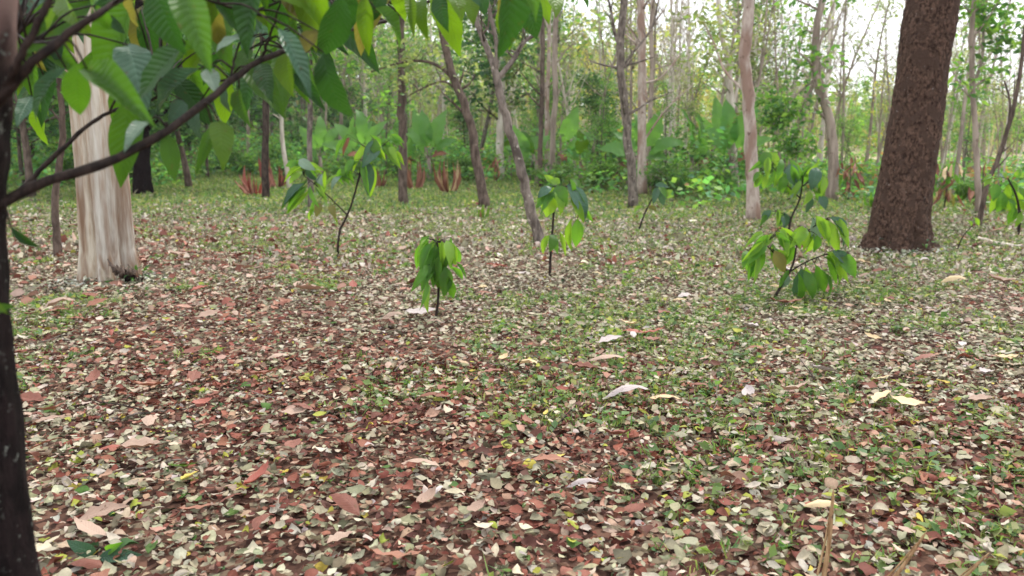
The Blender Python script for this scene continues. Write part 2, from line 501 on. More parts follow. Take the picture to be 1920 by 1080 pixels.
def place_leaf(name, mesh, base, tip, width, parent=None, facing=None, native_w=0.37):
    """leaf with its stalk end at base and its tip at tip (world coordinates)"""
    base = Vector(base); tip = Vector(tip)
    y = tip - base; L = y.length; y.normalize()
    z = Vector(facing) if facing is not None else Vector((R.uniform(-.6, .6), -1, R.uniform(0.1, 1.1)))
    z = z - y * z.dot(y)
    if z.length < 1e-3: z = Vector((0, 0, 1)) - y * y.z
    z.normalize(); x = y.cross(z)
    sx = width / native_w
    mtx = Matrix(((x.x * sx, y.x * L, z.x * L, base.x), (x.y * sx, y.y * L, z.y * L, base.y), (x.z * sx, y.z * L, z.z * L, base.z), (0, 0, 0, 1)))
    o = link(name, mesh, parent)
    o.matrix_world = mtx
    if parent is not None:
        o.matrix_parent_inverse = Matrix()
        o.matrix_basis = Matrix.Translation(-parent.location) @ mtx
    return o


def axes(n, rng, up=0.6, droop=0.0):
    """random leaf frames: Y along the leaf, Z its normal"""
    th = rng.uniform(0, 2 * math.pi, n)
    el = rng.normal(0, 0.35, n) - droop
    Y = np.stack([np.cos(th) * np.cos(el), np.sin(th) * np.cos(el), np.sin(el)], 1)
    Z = rng.normal(0, 1, (n, 3)) * (1 - up); Z[:, 2] += up
    Z -= Y * (Z * Y).sum(1)[:, None]; Z /= np.linalg.norm(Z, axis=1)[:, None] + 1e-9
    return np.cross(Y, Z), Y, Z


def cards(cent, size, cols, rng, up=0.5, droop=0.3, wr=0.5):
    """small folded leaves of two triangles each"""
    n = len(cent)
    X, Y, Z = axes(n, rng, up, droop)
    s = size[:, None]
    w = wr * rng.uniform(0.8, 1.2, n)[:, None]
    v0 = cent
    v1 = cent + Y * s * 0.45 + X * s * w * 0.5 + Z * s * 0.07
    v2 = cent + Y * s - Z * s * 0.08
    v3 = cent + Y * s * 0.45 - X * s * w * 0.5 + Z * s * 0.07
    V = np.stack([v0, v1, v2, v3], 1).reshape(-1, 3)
    i = np.arange(n)[:, None] * 4
    F = np.concatenate([i + np.array([[0, 1, 2]]), i + np.array([[0, 2, 3]])])
    return V, [F], np.repeat(cols, 4, 0)


def curled(cent, size, cols, rng, tilt=0.5, wr=0.62):
    """dry litter leaves of eight triangles, each curled in its own way"""
    n = len(cent)
    th = rng.uniform(0, 2 * math.pi, n)
    el = rng.normal(0, tilt * 0.5, n)
    Y = np.stack([np.cos(th) * np.cos(el), np.sin(th) * np.cos(el), np.sin(el)], 1)
    Z = np.stack([rng.normal(0, tilt, n), rng.normal(0, tilt, n), np.ones(n)], 1)
    Z -= Y * (Z * Y).sum(1)[:, None]; Z /= np.linalg.norm(Z, axis=1)[:, None]
    X = np.cross(Y, Z)
    w = wr * rng.uniform(0.45, 1.25, n); bend = rng.normal(0, 0.5, n); fl = rng.normal(0.12, 0.50, n); fr = rng.normal(0.12, 0.50, n)
    j = lambda a: rng.uniform(1 - a, 1 + a, n)
    y0, y1, y2, y3 = -0.5 * j(.1), -0.17 * j(.3), 0.2 * j(.3), 0.5 * j(.1)
    z = np.zeros(n)
    b1 = bend * 0.05; b3 = bend * 0.5
    T = [(z, y0, b3 * 0.5), (-w * .42 * j(.3), y1, fl * w + b1), (z, y1, b1), (w * .42 * j(.3), y1, fr * w + b1),
         (-w * .40 * j(.3), y2, fl * w * 1.1), (z, y2, z), (w * .40 * j(.3), y2, fr * w * 1.1), (rng.normal(0, .06, n), y3, b3 * 0.6)]
    V = np.stack([cent + size[:, None] * (a[:, None] * X + b_[:, None] * Y + c_[:, None] * Z) for a, b_, c_ in T], 1).reshape(-1, 3)
    t = np.array([[0, 2, 1], [0, 3, 2], [1, 2, 5], [1, 5, 4], [2, 3, 6], [2, 6, 5], [4, 5, 7], [5, 6, 7]])
    F = (np.arange(n)[:, None, None] * 8 + t[None]).reshape(-1, 3)
    C = cols[:, None, :] * rng.uniform(.80, 1.18, (n, 8, 1)); C[:, [2, 5]] *= 1.08
    return V, [F], C.reshape(-1, 3)


def rolled(cent, size, cols, rng, tilt=0.4, seg=6, across=2):
    """dry leaves as smooth curled blades: rolled across, bent along, wavy at the edge"""
    n = len(cent)
    th = rng.uniform(0, 2 * math.pi, n); el = rng.normal(0, tilt * 0.4, n)
    Y = np.stack([np.cos(th) * np.cos(el), np.sin(th) * np.cos(el), np.sin(el)], 1)
    Z = np.stack([rng.normal(0, tilt, n), rng.normal(0, tilt, n), np.ones(n)], 1)
    Z *= np.where(rng.uniform(0, 1, n) < .45, -1, 1)[:, None]
    Z -= Y * (Z * Y).sum(1)[:, None]; Z /= np.linalg.norm(Z, axis=1)[:, None]
    X = np.cross(Y, Z)
    v = np.linspace(0, 1, seg + 1)[None, :, None]; u = np.linspace(-1, 1, across + 1)[None, None, :]
    pk = rng.uniform(.75, 1.15, n)[:, None, None]
    W = rng.uniform(.38, .80, n)[:, None, None] * .5
    hw = W * np.sin(np.pi * np.clip(v, 0.015, 1) ** pk) * (1 + .12 * np.sin(v * 11 + rng.uniform(0, 6, n)[:, None, None]) * rng.uniform(0, 1, n)[:, None, None]) + .004
    k1 = rng.normal(1.0, 2.8, n)[:, None, None]; k1 = np.where(np.abs(k1) < .2, .2, k1)
    a1 = k1 * u * hw
    x = np.sin(a1) / k1; z = (1 - np.cos(a1)) / k1
    k2 = rng.normal(0, 1.3, n)[:, None, None]; k2 = np.where(np.abs(k2) < .1, .1, k2)
    a2 = k2 * (v - .5)
    y = np.sin(a2) / k2 - z * np.sin(a2); z = z * np.cos(a2) + (1 - np.cos(a2)) / k2
    z = z + np.abs(u) * rng.uniform(.01, .06, n)[:, None, None] * np.sin(v * rng.uniform(6, 16, n)[:, None, None] + rng.uniform(0, 6, n)[:, None, None] + u)
    x = x + rng.normal(0, .12, n)[:, None, None] * (v - .5) ** 2 * 2
    x, y, z = np.broadcast_arrays(x, y, z)
    L = size[:, None, None, None]
    V = cent[:, None, None, :] + L * (x[..., None] * X[:, None, None] + y[..., None] * Y[:, None, None] + z[..., None] * Z[:, None, None])
    A = across + 1; m_ = A * (seg + 1)
    i, j = np.meshgrid(np.arange(seg), np.arange(across), indexing='ij')
    q = (i * A + j).ravel()
    q = np.stack([q, q + 1, q + A + 1, q + A], 1)
    F = (np.arange(n)[:, None, None] * m_ + q[None]).reshape(-1, 4)
    C = cols[:, None, None, :] * (1 + .22 * (rng.uniform(0, 1, (n, seg + 1, A, 1)) - .5)) * np.where(np.abs(u) < .2, 1.15, 1.0)[..., None]
    return V.reshape(-1, 3), [F], C.reshape(-1, 3)


# ------------------------------------------------------------------ ground
def grid_sheet(name, xs, ys, mat):
    X, Y = np.meshgrid(xs, ys)
    Z = hgt(X, Y)
    V = np.stack([X.ravel(), Y.ravel(), Z.ravel()], 1)
    nx = len(xs)
    i, j = np.meshgrid(np.arange(len(ys) - 1), np.arange(nx - 1), indexing='ij')
    a = (i * nx + j).ravel()
    F = np.stack([a, a + 1, a + nx + 1, a + nx], 1)
    return link(name, make_mesh(name, V, [F], mat))


def nonuni(lo, mid0, mid1, hi, fine, ncoarse):
    a = -np.geomspace(1, 1 + (mid0 - lo), ncoarse)[::-1] + 1 + mid0
    b_ = np.arange(mid0, mid1, fine)
    c_ = np.geomspace(1, 1 + (hi - mid1), ncoarse) - 1 + mid1
    return np.unique(np.concatenate([a, b_, c_]))

ground = tag(grid_sheet('ground', nonuni(-340, -24, 26, 340, 0.5, 24), nonuni(-60, -4, 60, 480, 0.5, 26), M['soil']), kind='structure')

# where the undergrowth begins, by direction: pixel x -> distance
BX = [-400, 0, 350, 420, 700, 900, 1050, 1200, 1330, 1420, 1560, 1700, 1900, 2400]
BD = [26, 27, 29, 40, 34, 32, 27, 24, 21, 24, 23, 21, 19, 19]


def edge_d(x, y):
    """distance ahead at which undergrowth starts for the direction of (x, y)"""
    px = 960 + F_PX * CP * np.asarray(x) / np.maximum(np.asarray(y), 0.1)
    return np.interp(px, BX, BD)


def wedge(n, y0, y1, rng, marg=1.5, k=0.70):
    """random places inside the view wedge, even per square metre"""
    y = np.sqrt(rng.uniform(y0 * y0, y1 * y1, n))
    x = rng.uniform(-1, 1, n) * (k * y + marg)
    return x, y


# palettes (real colours of the things)
PAL = np.array([[.42, .42, .33], [.29, .315, .215], [.54, .53, .46], [.18, .18, .13],      # pale sage and beige
                [.24, .085, .062], [.17, .056, .042], [.33, .155, .115], [.13, .055, .044],     # red browns
                [.38, .26, .205], [.43, .335, .275],                                            # pinkish tan
                [.50, .45, .09], [.34, .40, .07],                                           # yellow, lime
                [.09, .19, .045], [.05, .13, .045],                                          # green
                [.48, .46, .45]])                                                          # silvery


def litter_cols(x, y, rng, greenish=0.0):
    n = len(x)
    red = np.clip(fnoise(x, y, 1.1, 3) * 0.95 + np.clip((5.0 - y) * 0.18, -0.30, 0.32) - 0.02 * x / (1 + 0.1 * y), 0.12, 1.0) * np.interp(y, [3.0, 5.5, 12], [1.05, .92, .8])
    p = np.zeros((n, len(PAL)))
    pale = 1.30 - red * 0.85
    p[:, 0] = .9 * pale; p[:, 1] = .8 * pale; p[:, 2] = .6 * pale; p[:, 3] = .55 * pale
    p[:, 4] = .75 * red; p[:, 5] = .75 * red; p[:, 6] = .5 * red; p[:, 7] = .6 * red
    p[:, 8] = .40 * red + .08; p[:, 9] = .22
    near = np.clip((6.5 - y) / 3.5, 0, 1)
    p[:, 10] = .012 + .02 * near; p[:, 11] = .03 + .06 * near; p[:, 12] = .05 + .04 * near + greenish; p[:, 13] = .04 + greenish; p[:, 14] = .09
    c = np.cumsum(p / p.sum(1)[:, None], 1)
    k = (rng.uniform(0, 1, n)[:, None] > c).sum(1).clip(0, len(PAL) - 1)
    return PAL[k] * rng.uniform(0.75, 1.2, (n, 1)) * rng.uniform(0.93, 1.07, (n, 3))


def litter(name, n, y0, y1, s0, s1, lift, tilt, label_kind='curl', seed=1, greenish=0.0, seg=6):
    rng = np.random.default_rng(seed)
    x, y = wedge(n, y0, y1, rng)
    if y1 > 10:
        keep = rng.uniform(0, 1, n) < 1.25 - (y - 13.0) / 11.0 + (fnoise(x, y, .5, 71) - .5) * 1.3 + (fnoise(x, y, 1.6, 72) - .5) * .6
        x, y = x[keep], y[keep]; n = len(x)
    size = (s0 + s1) / 2 * np.clip(np.exp(rng.normal(0, .36, n)), .45, 2.2)
    big = rng.uniform(0, 1, n) < 0.03
    size = np.minimum(np.where(big, size * 1.5, size), s1 * 1.65)
    z = hgt(x, y) + rng.uniform(0.002, lift, n)
    c_ = litter_cols(x, y, rng, greenish)
    if label_kind != 'curl': c_ = c_ * np.array([.74, .66, .58])
    elif y0 > 5: c_ = c_ * np.array([.98, .88, .80])
    cent = np.stack([x, y, z], 1)
    lum = c_ @ np.array([.3, .6, .1])
    cent[:, 2] -= np.where(lum < .2, lift * .35, 0) * rng.uniform(0, 1, n)
    if label_kind == 'roll':
        V, F, C = rolled(cent, size, c_, rng, tilt, seg, 2)
        return tag(link(name, make_mesh(name, V, F, M['litter'], C)), kind='stuff')
    if label_kind == 'curl': V, F, C = curled(cent, size, c_, rng, tilt)
    else: V, F, C = cards(cent, size, c_, rng, 0.8, 0.0, 0.75)
    return tag(link(name, make_mesh(name, V, F, M['litter'], C, smooth=False)), kind='stuff')

litter('leaf_litter', 40000, 1.9, 5.2, 0.026, 0.056, 0.055, 0.45, 'roll', seed=1)
litter('leaf_litter', 46000, 5.2, 9.0, 0.030, 0.056, 0.05, 0.42, 'roll', seed=12, seg=3)
litter('leaf_litter', 82000, 9.0, 18.5, 0.036, 0.062, 0.05, 0.55, seed=2)
litter('leaf_litter', 42000, 14.5, 36.0, 0.06, 0.10, 0.05, 0.4, 'card', seed=3, greenish=0.3)



def broad_litter():
    rng = np.random.default_rng(88)
    y = np.sqrt(rng.uniform(6.5 ** 2, 15 ** 2, 1500)); px = rng.uniform(-60, 800, 1500) ** 1.0
    x = (px - 960) / F_PX * y
    keep = rng.uniform(0, 1, 1500) < (1.1 - px / 900) * .6
    x, y = x[keep], y[keep]; n = len(x)
    pal = np.array([[.38, .22, .165], [.30, .15, .105], [.21, .085, .06], [.43, .30, .24], [.27, .10, .075]])
    V, F, C = curled(np.stack([x, y, hgt(x, y) + .045], 1), rng.uniform(.07, .15, n), pal[rng.integers(0, 5, n)] * rng.uniform(.75, 1.1, (n, 1)), rng, .25, .45)
    tag(link('leaf_litter', make_mesh('leaf_litter', V, F, M['litter'], C, smooth=False)), kind='stuff')
broad_litter()



def piled(cx, cy, r0, r1, n, seed):
    rng = np.random.default_rng(seed)
    th = rng.uniform(0, 6.28, n); rr = r0 + (r1 - r0) * rng.uniform(0, 1, n) ** 1.5
    x, y = cx + rr * np.cos(th), cy + rr * np.sin(th)
    V, F, C = rolled(np.stack([x, y, hgt(x, y) + .02 + .07 * (1 - (rr - r0) / (r1 - r0)) * rng.uniform(.3, 1, n)], 1), rng.uniform(.04, .09, n), litter_cols(x, y, rng), rng, .6, 4, 2)
    tag(link('leaf_litter', make_mesh('leaf_litter', V, F, M['litter'], C)), kind='stuff')
g_ = G(208, 528); piled(g_.x, g_.y, .27, .6, 420, 61)
g_ = G(1686, 470); piled(g_.x, g_.y, .40, .85, 600, 62)


# grass and tiny weeds
def grass(name, n, y0, y1, h0, h1, thr, seed, weeds=0.4, wd=0.18):
    rng = np.random.default_rng(seed)
    x, y = wedge(n * 3, y0, y1, rng)
    px = 960 + F_PX * x / y
    dens = fnoise(x, y, 1.3, 21) * 0.6 + fnoise(x, y, 4.0, 22) * 0.4
    bias = np.clip((y - 9) / 14, 0, 0.55) + np.clip((px - 900) / 5000, -0.10, 0.15)
    keep = dens + bias + rng.uniform(-.13, .13, len(x)) > thr
    x, y = x[keep], y[keep]
    if y1 < 20:
        q_ = max(1, n // 11); x = np.repeat(x[:q_], 11); y = np.repeat(y[:q_], 11)
        x = x + rng.normal(0, .022, len(x)); y = y + rng.normal(0, .022, len(y))
        pm = rng.permutation(len(x)); x, y = x[pm], y[pm]
    x, y = x[:n], y[:n]
    n = len(x)
    z = hgt(x, y)
    s = rng.uniform(h0, h1, n)
    if y0 > 15: s = s * 1.25
    base = np.array([[.14, .21, .06], [.10, .18, .055], [.20, .24, .08], [.08, .15, .055], [.27, .27, .13]])
    c_ = base[rng.integers(0, 5, n)] * rng.uniform(.7, 1.25, (n, 1))
    nw = int(n * weeds)
    cent = np.stack([x, y, z + rng.uniform(0.0, 0.02, n)], 1)
    a = Acc()
    # blades
    m_ = n - nw
    X, Y, Z = axes(m_, rng, 0.0, -1.0)
    b0 = cent[:m_]; sz = s[:m_, None]
    bendv = rng.normal(0, .35, (m_, 3)); bendv[:, 2] = -0.15
    V = np.stack([b0 - X * sz * wd * .5, b0 + X * sz * wd * .5, b0 + Y * sz * .6 + X * sz * wd * .3, b0 + Y * sz * .6 - X * sz * wd * .3, b0 + Y * sz + bendv * sz], 1).reshape(-1, 3)
    i = np.arange(m_)[:, None] * 5
    a.add(V, [i + np.array([[0, 1, 2, 3]])], np.repeat(c_[:m_], 5, 0))
    a.F.setdefault(3, []).append(i + np.array([[3, 2, 4]]))
    # weeds
    w_c = cent[m_:].copy(); w_c[:, 2] += rng.uniform(0.0, 0.04, nw)
    V, F, C = cards(w_c, s[m_:] * 0.8, c_[m_:], rng, 0.7, 0.0, 0.7)
    a.add(V, F, C)
    return tag(link(name, a.mesh(name, M['blade'], False)), kind='stuff')

grass('grass', 36000, 2.0, 8.0, 0.035, 0.085, 0.57, 31, 0.35, 0.11)
grass('grass', 95000, 8.0, 18.0, 0.04, 0.09, 0.58, 32, 0.45, 0.22)
grass('grass', 150000, 16.0, 46.0, 0.05, 0.13, 0.58, 33, 0.5, 0.35)


# ------------------------------------------------------------------ hero trees
def px_path(pts, Y, base=None, dY=0.0):
    """pts: (px, py) from base upwards, at distance Y (each may carry its own Y)"""
    o = []
    for k, q in enumerate(pts):
        yy = q[2] if len(q) > 2 else Y + dY * k
        o.append(P(q[0], q[1], yy))
    if base is not None: o[0] = base
    return o


def tubes_part(name, parent, specs, mat, origin, kind=None):
    a = Acc()
    for path, rad, sides in specs:
        V, F = tube(np.asarray(path) - np.array(origin), rad, sides)
        a.add(V, F)
    o = link(name, a.mesh(name, mat), parent)
    if kind: o['kind'] = kind
    return o


def twig_specs(path, rad, n, rng, L, up=0.6, levels=2, spread=1.0, start=0.3):
    """side twigs growing off a path; returns (specs, tips)"""
    specs, tips = [], []
    path = np.asarray(path)
    for _ in range(n):
        t = rng.uniform(start, 0.98); i = int(t * (len(path) - 1))
        p0 = path[i]; r0 = max(rad[i] * 0.45, 0.004)
        th = rng.uniform(0, 2 * math.pi); l = L * rng.uniform(0.5, 1.2) * (1.15 - 0.5 * t)
        d = np.array([math.cos(th) * spread, math.sin(th) * spread, up + rng.uniform(-.2, .4)]); d /= np.linalg.norm(d)
        q = [p0]; dd = d.copy()
        for s in range(4):
            dd = dd + rng.normal(0, .16, 3) + np.array([0, 0, 0.07 * up]); dd /= np.linalg.norm(dd)
            q.append(q[-1] + dd * l / 4)
        q = np.array(q)
        rr = np.linspace(r0, r0 * 0.25, 5)
        specs.append((q, rr, 4 if r0 < .02 else 5))
        tips.append(q[-1]); tips.append(q[-2])
        if levels > 1:
            s2, t2 = twig_specs(q, rr, rng.integers(2, 5), rng, l * 0.55, up, levels - 1, spread, 0.25)
            specs += s2; tips += t2
    return specs, tips


def crown_cards(tips, n, spread, s0, s1, base, rng, droop=0.3):
    tips = np.asarray(tips)
    sel = rng.permutation(len(tips))[:max(2, int(len(tips) * .5))]
    k = sel[rng.integers(0, len(sel), n)]
    c0 = tips[k] + rng.normal(0, spread * .75, (n, 3)) * np.array([1, 1, .6])
    base = np.asarray(base)
    shade = rng.uniform(.65, 1.35, len(tips))[k]
    cc = base[rng.integers(0, len(base), n)] * shade[:, None] * rng.uniform(.8, 1.2, (n, 1))
    return cards(c0, rng.uniform(s0, s1, n), cc, rng, 0.35, droop, 0.5)

GREENS = [[.085, .19, .045], [.12, .24, .05], [.06, .15, .045], [.17, .28, .06]]
DULL = [[.15, .22, .08], [.21, .25, .10], [.17, .19, .09], [.25, .28, .12]]
DEEP = [[.045, .11, .04], [.07, .15, .05], [.035, .09, .04], [.10, .19, .06]]
YELL = [[.45, .38, .06], [.35, .34, .08], [.50, .42, .10]]


def hero_tree(label, mat, pts, w, taper=0.55, branches=(), crown=None, group=None, sides=12, name='tree', flare=1.25, twigs=0, seed=0, topY=None, extra=3.0, twig_l=1.3):
    """pts in pixels from the base up; w base width in pixels; goes on above the frame by `extra` metres"""
    rng = np.random.default_rng(seed + 100)
    base = G(*pts[0][:2]); Y = base.y
    t = thing(name, base, label, 'tree', group)
    w_m = w / F_PX * Y
    pth = px_path(pts, Y, base)
    last = pth[-1]; d = (pth[-1] - pth[-2]).normalized()
    if extra > 0:
        pth.append(last + d * extra * 0.5 + Vector((0, 0, .1)))
        pth.append(last + d * extra + Vector((rng.uniform(-.3, .3), rng.uniform(-.3, .3), .3)))
    sp = spline(pth, 26)
    sp[0, 2] -= 0.08
    hgts = np.linspace(0, 1, 26)
    rad = w_m / 2 * (1 - (1 - taper) * hgts) * (1 + (flare - 1) * np.exp(-hgts * 26 / 1.6))
    rad *= 1 + 0.03 * np.sin(hgts * 31 + seed) + 0.03 * np.sin(hgts * 77 + seed * 2)
    wob = rng.normal(0, w_m * 0.05, (26, 3)); wob[0] = 0; wob[:, 2] = 0
    sp = sp + wob
    V, F = tube(sp - np.array(base), rad, sides, lambda th, i, p_: 1 + 0.05 * np.sin(3 * th + i * .7) + 0.04 * np.sin(5 * th - i * 1.1))
    a = Acc(); a.add(V, F)
    link('trunk', a.mesh('trunk', mat), t)
    tips = [sp[-1], sp[-3]]; tw = []
    for b_ in branches:      # (px points), base width px, end width px
        q = px_path(b_[0], Y)
        for k in range(1, len(q)): q[k].y += b_[3] * k if len(b_) > 3 else 0.12 * k
        i0 = int(np.argmin(np.linalg.norm(sp - np.array(q[0]), axis=1)))
        q[0] = Vector(sp[i0])
        bp = spline(q, 12)
        br = np.linspace(b_[1], b_[2], 12) / F_PX * Y / 2
        tubes_part('branch', t, [(bp, br, 8)], mat, base)
        s2, t2 = twig_specs(bp, br, 5, rng, twig_l * 0.6, 0.7, 2)
        tw += s2; tips += t2
    if twigs:
        s2, t2 = twig_specs(sp, rad, twigs, rng, twig_l, 0.7, 2, start=0.3)
        tw += s2; tips += t2
    if tw:
        tubes_part('twigs', t, tw, mat, base, 'stuff')
    if crown:
        n, spread, s0, s1, pal = crown
        V, F, C = crown_cards(np.array(tips) - np.array(base), n, spread, s0, s1, pal, rng)
        o = link('crown', make_mesh('crown', V, F, M['foliage'], C), t)
        o['kind'] = 'stuff'
    return t


# --- the pale fluted trunk on the left
def white_trunk():
    base = G(208, 528); Y = base.y
    t = thing('pale_tree', base, 'thick cream-barked tree with fluted flaring foot and rotten hollow at its base', 'tree')
    q = [base] + px_path([(203, 470), (198, 400), (184, 240), (162, 60), (150, -60)], Y)
    q.append(q[-1] + Vector((-.12, .1, 1.2))); q.append(q[-1] + Vector((-.1, .1, 1.6)))
    n = 110
    sp = spline(q, n)
    z = sp[:, 2] - base.z
    rad = np.interp(z, [0, .12, .35, .8, 1.5, 2.6, 5.5], [.335, .300, .268, .258, .252, .243, .2])
    sp[:3, 2] -= 0.10
    REL = relief(n, 200, 4, (4, 30))
    def fn(th, i, p_):
        zz = (p_[:, 2] - base.z)[i]
        fl = np.exp(-np.clip(zz, 0, 9) / 0.9)
        f = 1 + (0.055 + 0.09 * fl) * np.sin(5 * th + 0.5 * np.sin(zz * 1.3) + 1.1) + (0.015 + 0.04 * fl) * np.sin(9 * th + 2.3 + zz * .4) + 0.006 * np.sin(17 * th + zz * 1.2)
        # sharp flutes
        for g0, gw, gd in ((3.5, .13, .12), (4.02, .12, .15), (4.50, .10, .12), (4.98, .14, .17), (5.45, .10, .13), (5.85, .1, .1), (2.4, .1, .1), (1.2, .1, .1)):
            dd = np.abs(np.mod(th - g0 - .10 * np.sin(zz * 1.6 + g0 * 3) + math.pi, 2 * math.pi) - math.pi)
            f = f - gd * np.exp(-(dd / gw) ** 2) * np.clip(1.25 - zz * .28 + .3 * np.sin(zz * 2.3 + g0 * 7), .15, 1)
        return f + 0.016 * REL
    V, F = tube(sp - np.array(base), rad * .94, 200, fn)
    a = Acc(); a.add(V, F); link('trunk', a.mesh('trunk', M['b_white']), t)
    # broken bark, and a solid black lump whose colour stands for the hollow's shade
    rng = np.random.default_rng(7)
    a = Acc()
    for k in range(16):
        c0 = np.array(P(215 + rng.uniform(0, 32), 521 - rng.uniform(0, 12), Y - 0.33 + rng.uniform(-.04, .04))) - np.array(base)
        V, F = tube(np.array([c0, c0 + rng.normal(0, .035, 3) + [0, 0, .03], c0 + rng.normal(0, .05, 3) + [0, 0, .07]]), [.022, .02, .005], 5)
        a.add(V, F)
    link('broken_bark', a.mesh('broken_bark', M['b_brown']), t)
    hp = np.array([P(243, 524, Y - .30), P(241, 518, Y - .31), P(238, 512, Y - .28)]) - np.array(base)
    a = Acc(); V, F = tube(hp, [.055, .05, .01], 9, lambda th, i, p_: 1 + .2 * np.sin(3 * th)); a.add(V, F)
    link('hollow', a.mesh('hollow', M['b_black']), t)
    return t, base
white, wbase = white_trunk()

# little ivy-like weed at its foot
def leaf_tuft(label, name, cat, centre, n, r, s, pal, seed, h=0.15, group=None):
    rng = np.random.default_rng(seed)
    t = thing(name, centre, label, cat, group)
    a = Acc(); leaves = []
    for k in range(n):
        th = rng.uniform(0, 6.28); rr = r * math.sqrt(rng.uniform(0, 1))
        top = np.array([rr * math.cos(th), rr * math.sin(th), h * rng.uniform(.3, 1)])
        V, F = tube(np.array([top * [.2, .2, 0], top * [.6, .6, .7], top]), [.003, .002, .0012], 4); a.add(V, F)
        leaves.append(top)
    link('stem', a.mesh('stem', M['b_twig']), t)
    for k, top in enumerate(leaves):
        d = Vector((top[0], top[1], rng.uniform(-.05, .05))).normalized() * s * rng.uniform(.7, 1.2)
        b0 = Vector(top) + Vector(centre)
        place_leaf('leaf', leaf_mesh('small', pal[k % len(pal)], k % 4), b0, b0 + d, s * .5, t, (rng.uniform(-.4, .4), rng.uniform(-.8, 0), 1))
    return t
leaf_tuft('dark green weed clump growing against the hollow foot of the cream trunk', 'weed', 'weed', G(262, 535), 16, .13, .07, ['dark', 'mid'], 3, .2)
leaf_tuft('low bright weed in the litter just in front of the cream trunk', 'weed', 'weed', G(258, 562), 10, .12, .06, ['mid', 'dark'], 4, .1)


# --- the thick dark trunk on the right
def dark_trunk():
    base = G(1686, 470); Y = base.y
    t = thing('dark_tree', base, 'thick dark brown rough-barked tree leaning right with spreading root foot', 'tree')
    rows = [(475, 1688, 108), (462, 1688, 102), (440, 1689, 97), (400, 1691, 94), (300, 1705, 91), (200, 1720, 86), (100, 1733, 84), (60, 1740, 88), (0, 1750, 86), (-60, 1762, 84)]
    q = [Vector((*P(c, y, Y), w / 2 / F_PX * Y)) if False else None for y, c, w in rows]
    pts4 = []
    for k, (y, c, w) in enumerate(rows):
        p_ = P(c, y, Y)
        if k == 0: p_.z = base.z
        pts4.append((p_.x, p_.y, p_.z, w / 2 / F_PX * Y))
    x, y, z, w = pts4[-1]
    pts4 += [(x + .15, y + .1, z + 1.3, w * .95), (x + .1, y + .2, z + 3.2, w * .85)]
    s4 = spline(pts4, 300)
    REL = relief(300, 150, 8, (1, 4, 20))
    sp, rad = s4[:, :3].copy(), s4[:, 3]
    sp[:3, 2] -= 0.08
    def fn(th, i, p_):
        zz = (p_[:, 2] - base.z)[i]
        fl = np.exp(-np.clip(zz, 0, 9) / 0.36)
        f = 1 + 0.03 * np.sin(2 * th + zz) + 0.02 * np.sin(3 * th - zz * 1.7)
        # root toes
        for a0, w0, s0 in ((3.05, .45, .66), (4.25, .30, .50), (5.1, .28, .44), (5.95, .36, .34), (1.5, .4, .3), (0.4, .3, .12)):
            dth = np.abs(np.mod(th - a0 + math.pi, 2 * math.pi) - math.pi)
            f = f + s0 * fl * np.exp(-(dth / w0) ** 2)
        for a0, w0, s0 in ((4.72, .10, .16), (5.5, .10, .14), (3.7, .12, .10)):
            dth = np.abs(np.mod(th - a0 - .12 * np.sin(zz * 2) + math.pi, 2 * math.pi) - math.pi)
            f = f - s0 * np.exp(-np.clip(zz, 0, 9) / 0.7) * np.exp(-(dth / w0) ** 2)
        f = f * (1 + .010 * np.sin(zz * 13 + 3 * np.sin(th * 2)) + .008 * np.sin(zz * 29 + 7 * th) + .008 * np.sin(21 * th + 4 * np.sin(zz * 5)))
        return f * (1 + 0.020 * REL)
    V, F = tube(sp - np.array(base), rad, 150, fn)
    a = Acc(); a.add(V, F); link('trunk', a.mesh('trunk', M['b_dark']), t)
    # limbs above the picture
    rng = np.random.default_rng(9)
    s2, t2 = twig_specs(sp, rad, 8, rng, 2.6, .5, 2, start=.88)
    tubes_part('branches', t, s2, M['b_dark'], base, 'stuff')
    return t, base
darkt, dbase = dark_trunk()
leaf_tuft('small green sprout at the left root of the thick dark trunk', 'sprout', 'plant', G(1653, 470) + Vector((0, -.25, 0)), 7, .08, .09, ['blue', 'mid'], 5, .22)
leaf_tuft('tiny green sprout low on the right root of the thick dark trunk', 'sprout', 'plant', G(1722, 474) + Vector((0, -.2, 0)), 6, .06, .07, ['mid', 'dark'], 6, .2)

# --- slender trees one can tell apart
hero_tree('leaning grey-brown tree that forks in three, standing behind the broad-leaved sapling', M['b_grey'],
          [(1012, 458), (1000, 410), (985, 350), (968, 285), (948, 220), (935, 165), (925, 110)], 21, .62,
          [([(930, 118), (905, 70), (885, 20), (868, -40)], 12, 8, .05), ([(938, 130), (932, 90), (920, 30), (905, -40)], 9, 6, -.05), ([(944, 150), (962, 112), (982, 78), (1004, 62)], 10, 7, .05)],
          seed=1, extra=0.0, flare=1.1)
hero_tree('leaning mottled tree with flaking reddish foot and bare crown, left of the forked leaning tree', M['b_brown'],
          [(908, 388), (904, 350), (893, 300), (885, 240), (868, 190), (848, 140), (836, 90), (825, 30), (820, -30)], 19, .5,
          [([(850, 140), (820, 122), (780, 112), (735, 118), (690, 132)], 7, 3, .1), ([(862, 170), (830, 152), (790, 165), (760, 180)], 5, 2, .1)],
          crown=(500, .4, .1, .2, DULL), seed=2, twigs=8)
hero_tree('straight dark slender trunk standing behind the dry straw tufts', M['b_brown'],
          [(757, 384), (756, 320), (755, 250), (752, 180), (753, 100), (750, 20), (748, -30)], 16, .75, seed=3, twigs=6, crown=(700, .4, .12, .22, GREENS))
